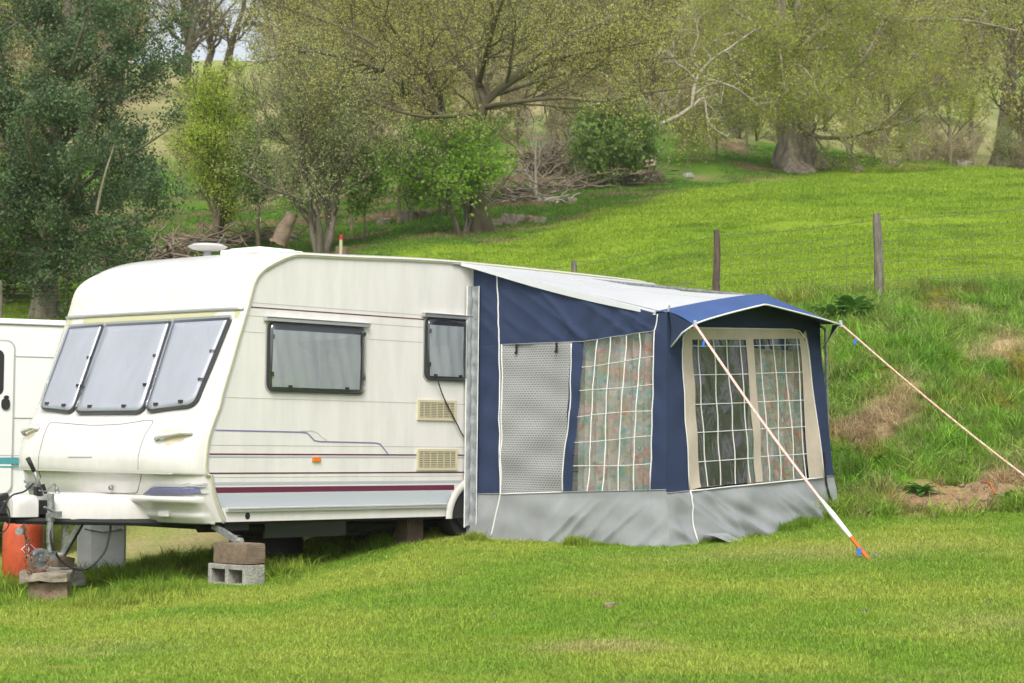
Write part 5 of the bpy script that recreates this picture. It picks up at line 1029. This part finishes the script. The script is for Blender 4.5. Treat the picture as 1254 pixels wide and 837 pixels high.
# dark evergreen at the left
g = ground_at(54, 388, 30, 46); D = g[1]; rg = np.random.default_rng(51)
root = empty('evergreen_tree', tuple(g), 0, label='big dark blue green evergreen filling the upper left corner', cat='tree')
T = np.stack([resample([g + np.array([0, 0, -.3]), at(57, 350, D), at(62, 300, D), at(58, 240, D), at(70, 150, D), at(80, 60, D), at(85, -40, D)], 16)])
tt = np.linspace(0, 1, 16); Rt = (.21 * (1 - .8 * tt) + .16 * np.exp(-tt * 14))[None]
lm = [[(60, 300, 0), (95, 290, -1), (130, 275, -1.5), (170, 270, -1.8), (200, 262, -2)], [(60, 310, 0), (30, 270, -1), (0, 250, -1.5), (-40, 240, -2)], [(62, 260, 0), (110, 220, -1), (160, 190, -1.6), (205, 160, -2)], [(60, 240, 0), (20, 190, -1), (-30, 170, -1.5)],
      [(66, 190, 0), (110, 140, 0), (160, 110, 0), (200, 90, 0)], [(66, 180, 0), (20, 110, -1), (-30, 80, -1)], [(75, 110, 0), (130, 60, -1), (170, 40, -1.2), (195, 40, -1.3)], [(78, 90, 0), (30, 30, -.5), (-20, 0, -.5)], [(82, 40, 0), (120, -10, 0), (150, -50, 0)],
      [(62, 280, 0), (90, 230, -2), (110, 180, -2.6), (120, 130, -3)], [(62, 250, 0), (40, 200, -2.2), (30, 140, -3)], [(75, 130, 0), (90, 70, -2), (110, 10, -2.4)], [(62, 290, 0), (120, 240, 2), (180, 200, 2.5)], [(62, 320, 0), (20, 310, 1), (-30, 300, 2)], [(62, 300, 0), (110, 310, -1.6), (140, 320, -2)]]
Lm = limbs_px(lm, D, 10)
lv = [(Lm, np.linspace(1, .25, 10)[None] * np.full((len(lm), 1), .06))]; lv.append(sprout(*lv[-1], 12, .1, 55, 1.0, 6, .2, (0, 0, .03), .5, rg, minr=.008)); lv.append(sprout(*lv[-1], 8, .15, 50, .42, 4, .25, (0, 0, .0), .5, rg, minr=.005))
V, F = batch_tube(T - g, Rt, 16); np_mesh('trunk', V, F, M['barkoak'], root, smooth=True); wood('branches', lv, M['bark'], root, g, (7, 5, 3))
V, F, ti = leaves(lv[-1][0], 88000, .027, .09, rg); np_mesh('crown', V - g, F, M['holly'], root, tint=ti)
P = limbs_px([[(118, 262, -2.4), (122, 240, -2.5), (128, 215, -2.6), (140, 178, -2.7)]], D, 8); wood('dead_branch', [(P, np.linspace(.028, .012, 8)[None])], M['barkpale'], root, g, (6,))
# ------------------------------------------------------------------ far woodland on the hillside
def variant(seed, hgt, wid, leafm, nleaf):
    rg = np.random.default_rng(seed); P0 = np.stack([resample([np.array([0, 0, -.5]), np.array([rg.normal() * .2, rg.normal() * .2, hgt * .3]), np.array([rg.normal() * .4, rg.normal() * .4, hgt * .6]), np.array([rg.normal() * .6, rg.normal() * .6, hgt * .95])], 10)])
    lv = [(P0, (.22 * np.linspace(1, .15, 10))[None])]; lv.append(sprout(*lv[-1], 26, .12, 48, wid * .52, 6, .14, (0, 0, .10), .5, rg, minr=.03)); lv.append(sprout(*lv[-1], 9, .15, 42, wid * .22, 4, .2, (0, 0, .05), .5, rg, minr=.022)); lv.append(sprout(*lv[-1], 5, .1, 40, wid * .1, 3, .2, (0, 0, 0), .6, rg, minr=.016))
    vs = []; fs = []; mi = []; ti = []; o = 0
    for (P, R), n in zip(lv, (6, 4, 3, 3)):
        V, F = batch_tube(P, R, n); vs.append(V); fs.append(F + o); o += len(V); mi.append(np.zeros(len(F))); ti.append(np.zeros(len(F)))
    V, F, t_ = leaves(lv[-1][0], nleaf, .085, .25, rg); vs.append(V); fs.append(F + o); mi.append(np.ones(len(F))); ti.append(t_)
    return np.concatenate(vs), np.concatenate(fs), np.concatenate(mi), np.concatenate(ti)
def scatter(name, protos, P, rot, scl, idx, tint=None, **k):
    """one object of kind stuff: points that carry instanced copies of the prototype meshes"""
    col = bpy.data.collections.new(name + '_sources')
    for i, me in enumerate(protos): col.objects.link(bpy.data.objects.new('%s_source_%02d' % (name, i), me))
    me = bpy.data.meshes.new(name); me.vertices.add(len(P)); me.vertices.foreach_set('co', np.asarray(P, np.float32).ravel())
    for nm, ty, arr in (('rot', 'FLOAT_VECTOR', rot), ('scl', 'FLOAT', scl), ('idx', 'INT', idx)):
        a = me.attributes.new(nm, ty, 'POINT'); a.data.foreach_set('vector' if ty == 'FLOAT_VECTOR' else 'value', np.asarray(arr, np.int32 if ty == 'INT' else np.float32).ravel())
    if tint is not None: a = me.attributes.new('gtint', 'FLOAT_COLOR', 'POINT'); a.data.foreach_set('color', np.concatenate([tint, np.ones((len(P), 1))], 1).astype(np.float32).ravel())
    me.update(); o = bpy.data.objects.new(name, me); link(o, kind='stuff', **k)
    ng = bpy.data.node_groups.new(name + '_nodes', 'GeometryNodeTree'); ng.interface.new_socket('Geometry', in_out='INPUT', socket_type='NodeSocketGeometry'); ng.interface.new_socket('Geometry', in_out='OUTPUT', socket_type='NodeSocketGeometry')
    N = ng.nodes; L = ng.links; gi = N.new('NodeGroupInput'); go = N.new('NodeGroupOutput'); ip = N.new('GeometryNodeInstanceOnPoints'); ci = N.new('GeometryNodeCollectionInfo')
    ci.inputs['Collection'].default_value = col; ci.inputs['Separate Children'].default_value = True; ci.inputs['Reset Children'].default_value = True
    def na(nm, ty): x = N.new('GeometryNodeInputNamedAttribute'); x.data_type = ty; x.inputs['Name'].default_value = nm; return x.outputs['Attribute']
    e2r = N.new('FunctionNodeEulerToRotation'); L.new(na('rot', 'FLOAT_VECTOR'), e2r.inputs[0]); L.new(gi.outputs[0], ip.inputs['Points']); L.new(ci.outputs[0], ip.inputs['Instance']); ip.inputs['Pick Instance'].default_value = True
    L.new(na('idx', 'INT'), ip.inputs['Instance Index']); L.new(e2r.outputs[0], ip.inputs['Rotation']); L.new(na('scl', 'FLOAT'), ip.inputs['Scale']); L.new(ip.outputs[0], go.inputs[0])
    o.modifiers.new('scatter', 'NODES').node_group = ng; return o
def source_mesh(name, V, F, mats, mi=None, ti=None):
    o = np_mesh(name, V, F, mats, midx=mi, tint=ti); me = o.data; bpy.data.objects.remove(o); return me
protos = []
for k in range(5):
    hgt, wid = ((11, 8), (13, 9), (9, 8), (12, 10), (10, 7))[k]; lf = ('woodbud', 'oakbud', 'woodbud', 'yellowgreen', 'haw')[k]
    V, F, mi, ti = variant(60 + k, hgt, wid, None, (6000, 6500, 5500, 6000, 5500)[k]); protos.append(source_mesh('woodland_tree_shape', V, F, [M['brush'] if k in (0, 2) else M['barkmoss'], M[lf]], mi, ti))
rg = np.random.default_rng(77); pts = []
for d0, d1, n, sc in ((88, 104, 27, .7), (104, 135, 41, .85), (135, 185, 60, 1.0), (185, 240, 60, 1.15)):
    for i in range(n):
        d = rg.uniform(d0, d1); px = -600 + 2400 * (i + rg.uniform(0, 1)) / n; t = (px - 627) / F_PX
        if 185 < px < 312 and d > 84 or (150 < px < 330 and d > 150): continue
        if px > 960 and 86 < d < 125 and rg.uniform() < .55: continue
        pts.append((t * d, d, sc * rg.uniform(.75, 1.2), rg.choice(5, p=[.30, .27, .18, .12, .13])))
pts = np.array(pts); Zp = H(pts[:, 0], pts[:, 1]) - .2
scatter('woodland', protos, np.stack([pts[:, 0], pts[:, 1], Zp], -1), np.stack([rg.normal(size=len(pts)) * .05, rg.normal(size=len(pts)) * .05, rg.uniform(0, 6.28, len(pts))], -1), pts[:, 2], pts[:, 3].astype(int), label='olive brown budding woodland covering the hillside', cat='woodland')
# low scrub along the wood edge
pts = []
for i in range(40):
    px = rg.uniform(-150, 850); d = rg.uniform(66, 88); pts.append(((px - 627) / F_PX * d, d, rg.uniform(.16, .36), rg.choice(5)))
for i in range(26): px = rg.uniform(880, 1350); d = rg.uniform(86, 96); pts.append(((px - 627) / F_PX * d, d, rg.uniform(.15, .3), rg.choice(5)))
pts = np.array(pts); scatter('undergrowth', protos, np.stack([pts[:, 0], pts[:, 1], H(pts[:, 0], pts[:, 1]) - .1], -1), np.stack([np.zeros(len(pts)), np.zeros(len(pts)), rg.uniform(0, 6.28, len(pts))], -1), pts[:, 2], pts[:, 3].astype(int), label='scrubby undergrowth along the edge of the wood', cat='undergrowth')
# ------------------------------------------------------------------ stakes, logs, stones
stakes = [(835, 190, 145, 'left of the dead limb'), (877, 192, 147, 'under the dead limb'), (914, 190, 150, 'just left of the huge trunk'), (1037, 202, 169, 'first to the right of the huge trunk'), (1083, 197, 162, 'pale and upright on the field edge'), (1125, 196, 160, 'beside a leaning one on the field edge'), (1164, 196, 158, 'right of the leaning one'), (1192, 196, 158, 'nearest the ivy tree'),
          (488, 277, 228, 'beside the bright sapling'), (539, 264, 235, 'left of the oak trunk'), (430, 286, 258, 'right of the hawthorn'), (247, 304, 270, 'left of the aerial by the lime tree'), (178, 326, 292, 'standing left of the caravan roof'), (598, 0, 0, '')]
for k, (px, py, ty, lab) in enumerate(stakes):
    if not lab: continue
    g = ground_at(px, py, 34, 100) if px < 1000 else at(px, py, 80.5)
    if px >= 1000: g[2] = h(g[0], g[1])
    top = at(px, ty, g[1]); b = B(); ln = .12 if k == 5 else .0
    w = .05 if g[1] > 60 else .055
    b.tube([(0, 0, -.2), (.01, 0, (top[2] - g[2]) * .5), (ln, 0, top[2] - g[2])], [w, w * .95, w * .8], 7); o = b.build('fence_stake', M['stake'], None, angle=50, label='weathered wooden fence stake ' + lab, cat='stake', group='stakes of the old field fence'); o.location = tuple(g)
g = at(1121, 197, 80.5); g[2] = h(g[0], g[1]); top = at(1114, 164, g[1]); b = B(); b.tube([(0, 0, -.2), tuple(top - g)], [.05, .04], 7); b.build('fence_stake', M['stake'], None, label='dark fence stake leaning left on the field edge', cat='stake', group='stakes of the old field fence').location = tuple(g)
g = ground_at(418, 316, 34, 60); b = B(); b.tube([(0, 0, -.1), (0, 0, .24)], .14, 10); o = b.build('tree_stump', M['timber'], None, angle=50, label='cut stump beside the hawthorn trunk', cat='stump'); o.location = tuple(g)
b = B(); b.tube([(0, 0, .0), (.0, 0, .36)], .035, 8, mi=0); b.tube([(0, 0, .36), (0, 0, .46)], .04, 8, mi=1); o = b.build('marker_post', [M['bead'], M['labelred']], None, label='little post with red top behind the caravan roof', cat='post'); o.location = tuple(g + np.array([.0, -.16, .02]))
rocks = [(606, 277, .30, 'grey stone right of the oak trunk'), (628, 275, .42, 'largest grey stone right of the oak trunk'), (650, 272, .26, 'reddish stone at the right end of the row by the oak'), (662, 274, .22, 'small stone beyond the reddish one'), (500, 271, .40, 'stone under the bright sapling'), (470, 276, .28, 'flat stone left of the sapling'), (520, 268, .24, 'small pale stone by the sapling'), (350, 298, .34, 'dark boulder left of the hawthorn trunk'), (700, 248, .22, 'stone under the brush pile'), (775, 226, .45, 'rock at the foot of the broken stump'), (800, 222, .3, 'reddish rock beside the broken stump'), (1050, 212, .35, 'stone on the field edge right of the huge trunk'), (1092, 203, .4, 'stone on the field edge under the stakes'), (1180, 205, .4, 'stone on the field edge by the ivy tree')]
for k, (px, py, s, lab) in enumerate(rocks):
    g = ground_at(px, py, 34, 100); place_rough('field_stone', (g[0], g[1], g[2] + s * .18), (s * 1.3, s, s * .7), M['stone'] if k not in (2, 10) else M['sandstone'], lab, 'stone', rz=k, seed=40 + k, amp=s * .16, group='stones along the wood edge')
g = ground_at(843, 219, 50, 90); place_rough('white_stone', (g[0], g[1], g[2] + .08), (.3, .2, .12), M['concrete'], 'white stone lying on the slope below the dead limb', 'stone', seed=70, amp=.04)
def log(name, pl, r, m, lab, cat, bark=None):
    P = resample(pl, 14); org = P[0].copy(); Rr = np.linspace(r[0], r[1], 14); V, F = batch_tube((P - org)[None], Rr[None], 12); V += rng.normal(size=V.shape) * r[0] * .07
    o = np_mesh(name, V, F, m, smooth=True, label=lab, cat=cat); o.location = tuple(org); return o
D = 60; log('fallen_trunk', [at(452, 152, D), at(475, 166, D - .5), at(500, 180, D - 1), at(540, 198, D - 1)], (.30, .26), M['pinkwood'], 'broken fallen trunk with pinkish wood showing above the saplings', 'log')
D = 47; log('leaning_stump', [at(340, 300, D), at(349, 280, D), at(358, 262, D)], (.22, .12), M['timber'], 'leaning broken brown stump left of the hawthorn', 'stump')
g0 = ground_at(786, 222, 50, 90); log('broken_stump', [g0, g0 + np.array([.2, 0, .35]), g0 + np.array([-.1, 0, .8])], (.42, .12), M['pinkwood'], 'pointed broken stump on the slope right of the dark bush', 'stump')
def brush(name, line, n, spread, L, lab, r=.02, up=.25, seed=1, m='brush'):
    rg = np.random.default_rng(seed); Pl = resample(line, 40); c = Pl[rg.integers(0, 40, n)] + rg.normal(size=(n, 3)) * spread; d = nrm(nrm(Pl[-1] - Pl[0])[None] * rg.choice([-1, 1], n)[:, None] * 1.2 + rg.normal(size=(n, 3)) * np.array([.8, .8, up])); P = [c]
    for i in range(4): d = nrm(d + rg.normal(size=(n, 3)) * .25); P.append(P[-1] + d * L * rg.uniform(.5, 1.3, n)[:, None] / 4)
    P = np.stack(P, 1); org = Pl[0]; V, F = batch_tube(P - org, np.linspace(1, .4, 5)[None] * (r * rg.uniform(.4, 1.6, n))[:, None], 4); o = np_mesh(name, V, F, M[m], kind='stuff', label=lab, cat='brushwood'); o.location = tuple(org)
q = [ground_at(x, y, 36, 90) + np.array([0, 0, .15]) for x, y in ((195, 322), (240, 310), (290, 302), (345, 296))]; brush('brushwood', q, 210, np.array([.3, .5, .07]), 1.1, 'line of dead brushwood lying behind the caravan roof', .022, .2, 3)
q = [ground_at(x, y, 36, 90) + np.array([0, 0, .12]) for x, y in ((600, 252), (660, 238), (730, 230), (800, 224))]; brush('brushwood', q, 260, np.array([.4, .5, .09]), 1.5, 'line of dead branches lying across the slope', .022, .15, 4)
q = [at(650, 205, 64), at(680, 200, 64), at(712, 195, 64)]; brush('root_pile', q, 560, np.array([.32, .4, .26]), .75, 'tangled brown upturned root mass left of the dark bush', .024, 1.0, 5)
q = [ground_at(x, y, 36, 90) + np.array([0, 0, .05]) for x, y in ((630, 250), (656, 246), (690, 250))]; brush('bared_roots', q, 40, np.array([.1, .1, .03]), .9, 'pale bared roots at the foot of the dead sapling', .03, .3, 6, 'barkpale')
q = [ground_at(x, y, 36, 90) + np.array([0, 0, .05]) for x, y in ((-100, 380), (60, 350), (190, 326))]; brush('brushwood', q, 200, np.array([.6, .8, .08]), 1.2, 'scattered dead sticks on the slope under the evergreen', .016, .1, 7)
print('trees done')
# ------------------------------------------------------------------ grass
def tuft(seed, n, rad, hmin, hmax, w, lean, segs=2):
    rg = np.random.default_rng(seed); vs = []; fs = []; ti = []
    for i in range(n):
        a = rg.uniform(0, 6.28); r = rad * math.sqrt(rg.uniform()); x = r * math.cos(a); y = r * math.sin(a); hh = rg.uniform(hmin, hmax); th = rg.uniform(0, 6.28); lx, ly = [hh * lean * rg.normal() for _ in range(2)]; wx, wy = w * math.cos(th), w * math.sin(th); o = len(vs)
        vs += [(x - wx, y - wy, -.01), (x + wx, y + wy, -.01), (x + lx * .4 + wx * .7, y + ly * .4 + wy * .7, hh * .6), (x + lx * .4 - wx * .7, y + ly * .4 - wy * .7, hh * .6), (x + lx, y + ly, hh * (1 - .3 * lean)), (x + lx, y + ly, hh * (1 - .3 * lean))]
        vs[-1] = (x + lx + wx * .15, y + ly + wy * .15, hh * (1 - .3 * lean)); fs += [(o, o + 1, o + 2, o + 3), (o + 3, o + 2, o + 5, o + 4)]; t = rg.uniform(); ti += [t, t]
    return source_mesh('grass_tuft', vs, fs, [M['grass']], None, ti)
def field_pts(n, d0, d1, pad=.05, power=1.0, rg=rng):
    d = np.sqrt(rg.uniform(d0 ** 2, d1 ** 2, n)) if power == 1 else d0 + (d1 - d0) * rg.uniform(0, 1, n) ** power; t = rg.uniform(-.243 - pad, .243 + pad, n); return t * d, d
def grass(name, tufts, x, y, scl, label, gain=1.0, mixc_=None, tilt=.12, vary=.22):
    n = len(x); c = gcol(x, y) * gain * rng.uniform(1 - vary, 1 + vary, (n, 1)); 
    if mixc_ is not None: f = rng.uniform(0, 1, (n, 1)) ** 2 * mixc_[1]; c = c * (1 - f) + np.array(mixc_[0]) * f
    scatter(name, tufts, np.stack([x, y, H(x, y)], -1), np.stack([rng.normal(size=n) * tilt, rng.normal(size=n) * tilt, rng.uniform(0, 6.28, n)], -1), scl, rng.integers(0, len(tufts), n), tint=np.clip(c, 0, .9), label=label, cat='grass')
short = [tuft(100 + i, 34, .075, .008, .026, .0018, .6) for i in range(6)]; longt = [tuft(120 + i, 34, .06, .05, .15, .0030, .45) for i in range(6)]; fieldt = [tuft(140 + i, 26, .15, .012, .036, .005, .6) for i in range(5)]; tall = [tuft(160 + i, 46, .11, .07, .24, .0042, .6) for i in range(6)]
x, y = field_pts(84000, 8.5, 20.5, .12); k = bankness(x, y) < .3; x, y = x[k], y[k]; sc = .75 + .8 * fbm(x * 2, y * 2, 3); 
dirt = np.exp(-(((x - 3.93) / .6) ** 2 + ((y - 19.15) / .42) ** 2)); k = rng.uniform(size=len(x)) > dirt * 1.3; x, y, sc = x[k], y[k], sc[k]
grass('lawn_grass', short, x, y, sc, 'short mown yellow green grass of the lawn', 1.15, ((.46, .42, .18), .22))
# longer grass: under and beyond the caravan, along the awning skirt, round the blocks
def near_line(n, a, c, w): t = rng.uniform(0, 1, n); a = np.array(a[:2]); c = np.array(c[:2]); p = a + (c - a) * t[:, None] + rng.normal(size=(n, 2)) * w; return p
segs = [near_line(900, W3(2.6, .07, 0), W3(2.8, 2.27, 0), .035), near_line(700, W3(2.83, 2.27, 0), W3(5.3, 2.26, 0), .035), near_line(500, W3(5.38, .2, 0), W3(5.36, 2.2, 0), .06)]
u = rng.uniform(-.75, 5.0, 5200); v = rng.uniform(-2.6, -.12, 5200) + .25 * (rng.uniform(size=5200) - .5) * 2; uu = W3(0, 0, 0)[:2] + A3[:2] * u[:, None] + V3[:2] * v[:, None]; segs.append(uu)
for c_ in (W3(*S1), jg, W3(*S2), gb, W3(-.6, -.3, 0), W3(-1.3, .2, 0)): segs.append(np.array(c_[:2]) + rng.normal(size=(120, 2)) * np.array([.34, .26]))
q = np.concatenate(segs); u = (q - O3[:2]) @ A3[:2]; v = (q - O3[:2]) @ V3[:2]; S1u, S1v = S1[0], S1[1]
k = ~((np.abs(u - S1u) < .13) & (np.abs(v - S1v) < .25)) & ~((np.abs(q[:, 0] - jg[0]) < .2) & (np.abs(q[:, 1] - jg[1]) < .25)) & ~((u > 2.88) & (v > .12) & (v < 2.18) & (u < 5.3)); k &= ~((np.abs(u - 3.0) < .33) & (v > -.28) & (v < 0)); q = q[k]
_u = (q - O3[:2]) @ A3[:2]; _v = (q - O3[:2]) @ V3[:2]; _n = fbm(q[:, 0] * 3.5, q[:, 1] * 3.5, 3); _s = rng.uniform(.35, 1.0, len(q)) * np.clip((_n - .3) * 4, .25, 1.5) * np.where((_v > -.1) & (_u > 2), .62, 1.0); _s *= np.where(np.hypot(_u - S1u, _v - S1v) < .45, .35, 1)
grass('long_grass', longt, q[:, 0], q[:, 1], _s, 'longer grass growing under the caravan and along the awning skirt', .95)
# bank
x, y = field_pts(31000, 18.3, 27, .14); k = (bankness(x, y) > .12) & (x > 1.2) & (rng.uniform(size=len(x)) > 1.4 * np.exp(-(((x - 3.93) / .6) ** 2 + ((y - 19.15) / .42) ** 2))); x, y = x[k], y[k]
c = gcol(x, y); green = c[:, 1] > c[:, 0] * 1.25
grass('bank_grass', tall, x, y, np.where(green, .85, .58) * rng.uniform(.6, 1.3, len(x)), 'tufty green and straw coloured grass on the bank', 1.25, ((.42, .34, .18), .5), .4, vary=.42)
# field and slope behind
x, y = field_pts(84000, 26, 79, .12, power=1.35); k_ = (y < 64) | (x / y > .10); x, y = x[k_], y[k_]; grass('field_grass', fieldt, x, y, rng.uniform(.6, 1.3, len(x)) * np.clip(y / 34, .8, 1.6), 'bright green grass of the grazed field', 1.12, vary=.08)
print('grass done')
# ------------------------------------------------------------------ small plants on the bank, string, leaves
def dockplant(px, py, dr, n, L, lab, seed):
    g = ground_at(px, py, *dr); rg = np.random.default_rng(seed); root = empty('leafy_plant', tuple(g), 0, label=lab, cat='plant')
    for i in range(n):
        a = rg.uniform(0, 6.28); el = rg.uniform(.2, 1.2); l = L * rg.uniform(.6, 1.2); w = l * .16; b = B(); dx, dy = math.cos(a), math.sin(a)
        def pt(t, s): rr = l * t; return (dx * rr * math.cos(el) - dy * s * w * math.sin(math.pi * min(1, t * .9 + .08)), dy * rr * math.cos(el) + dx * s * w * math.sin(math.pi * min(1, t * .9 + .08)), rr * math.sin(el) - .45 * rr * rr / l + abs(s) * w * .3)
        b.grid(lambda a_, c_: pt(c_, a_ * 2 - 1), 2, 6); o = b.build('leaf', M['dock'], root, smooth=True); at_ = o.data.attributes.new('tint', 'FLOAT', 'FACE'); at_.data.foreach_set('value', np.full(len(o.data.polygons), rg.uniform(), np.float32))
dockplant(1042, 388, (20, 28), 60, .42, 'broad dark green leafy plant at the top of the bank by the fence post', 1)
dockplant(1020, 392, (20, 28), 34, .34, 'smaller dark leafy plant just above the awning hood', 2)
dockplant(1128, 607, (17, 22), 34, .20, 'leafy weed at the foot of the bank beside the bare soil', 3)
dockplant(1080, 572, (17, 22), 16, .13, 'small weed low on the bank beside the awning', 4)
dockplant(1222, 505, (18, 24), 14, .14, 'small weed halfway up the bank at the right', 5)
dockplant(1234, 615, (17, 22), 24, .16, 'leafy weed right of the bare soil patch', 6)
for pl, lab in ((((1024, 617), (1045, 613), (1070, 612), (1096, 609)), 'thin orange string lying at the foot of the bank by the awning'), (((1202, 592), (1212, 597), (1217, 606), (1221, 609)), 'short curl of orange string on the bare soil')):
    P = [ground_at(*p, 17, 23) + np.array([0, 0, .012]) for p in pl]; b = B(); b.tube([tuple(p - P[0]) for p in catmull(P, 5)], .007, 5); o = b.build('orange_string', M['orangecord'], None, smooth=True, label=lab, cat='string'); o.location = tuple(P[0])
def moss(px, py, s, lab, seed): g = ground_at(px, py, 18, 26); place_rough('moss_clump', (g[0], g[1], g[2]), (s, s * .8, s * .7), M['moss'], lab, 'moss', seed=seed, amp=s * .2, rz=seed)
M['moss'] = mat('yellow_moss', (.22, .20, .02), 1, bump=1, bscale=60, nscale=20, col2=(.12, .14, .02))
moss(1088, 462, .26, 'largest yellow moss clump on the bank beside the awning', 81); moss(1082, 484, .16, 'small yellow moss clump below the largest one', 82); moss(1180, 452, .16, 'yellow moss clump further right on the bank', 83)
b_ = ground_at(748, 745, 9, 16); place_rough('soil_clod', (b_[0], b_[1], b_[2] + .012), (.085, .05, .04), M['sandstone'], 'small brown clod of earth lying on the lawn', 'clod', seed=90, amp=.012)
for k, (px, py) in enumerate(((861, 655), (845, 666), (1059, 751), (604, 757), (1210, 742))):
    q = ground_at(px, py, 9, 20); place_rough('soil_clod', (q[0], q[1], q[2] + .014), (.03, .022, .02), M['brush'], 'tiny brown clod on the lawn ' + ('just below the awning skirt', 'lower of the two below the awning skirt', 'right of the guy strap', 'left of the larger clod', 'near the lower right edge')[k], 'clod', seed=92 + k, amp=.005)
clods = [ground_at(rng.uniform(1095, 1215), rng.uniform(598, 636), 17, 22) for _ in range(60)]; vs = []; fs = []
for c in clods:
    s = rng.uniform(.01, .035); o = len(vs); vs += [tuple(c + np.array(p) * s * rng.uniform(.7, 1.2)) for p in ((1, 0, 0), (-1, .2, 0), (0, 1, 0), (.1, -1, 0), (0, 0, .9), (0, 0, -.5))]; fs += [(o + a, o + b2, o + c2) for a, b2, c2 in ((0, 2, 4), (2, 1, 4), (1, 3, 4), (3, 0, 4), (2, 0, 5), (1, 2, 5), (3, 1, 5), (0, 3, 5))]
np_mesh('soil_crumbs', vs, fs, M['sandstone'], kind='stuff', label='crumbs of bare earth at the foot of the bank', cat='soil')

# ------------------------------------------------------------------ the damp air between here and the hillside
b = B(); b.box((0, 150, 42), (1000, 960, 90)); hz = b.build('haze', [], None, kind='stuff', label='thin damp haze in the air over the field and wood', cat='haze')
hm = bpy.data.materials.new('damp_air'); hm.use_nodes = True; hn = hm.node_tree.nodes; hn.remove(hn['Principled BSDF']); pv = hn.new('ShaderNodeVolumePrincipled'); pv.inputs['Color'].default_value = (.93, .95, .92, 1); pv.inputs['Density'].default_value = HAZE; pv.inputs['Anisotropy'].default_value = .2
hm.node_tree.links.new(pv.outputs[0], hn['Material Output'].inputs['Volume']); hz.data.materials.append(hm)
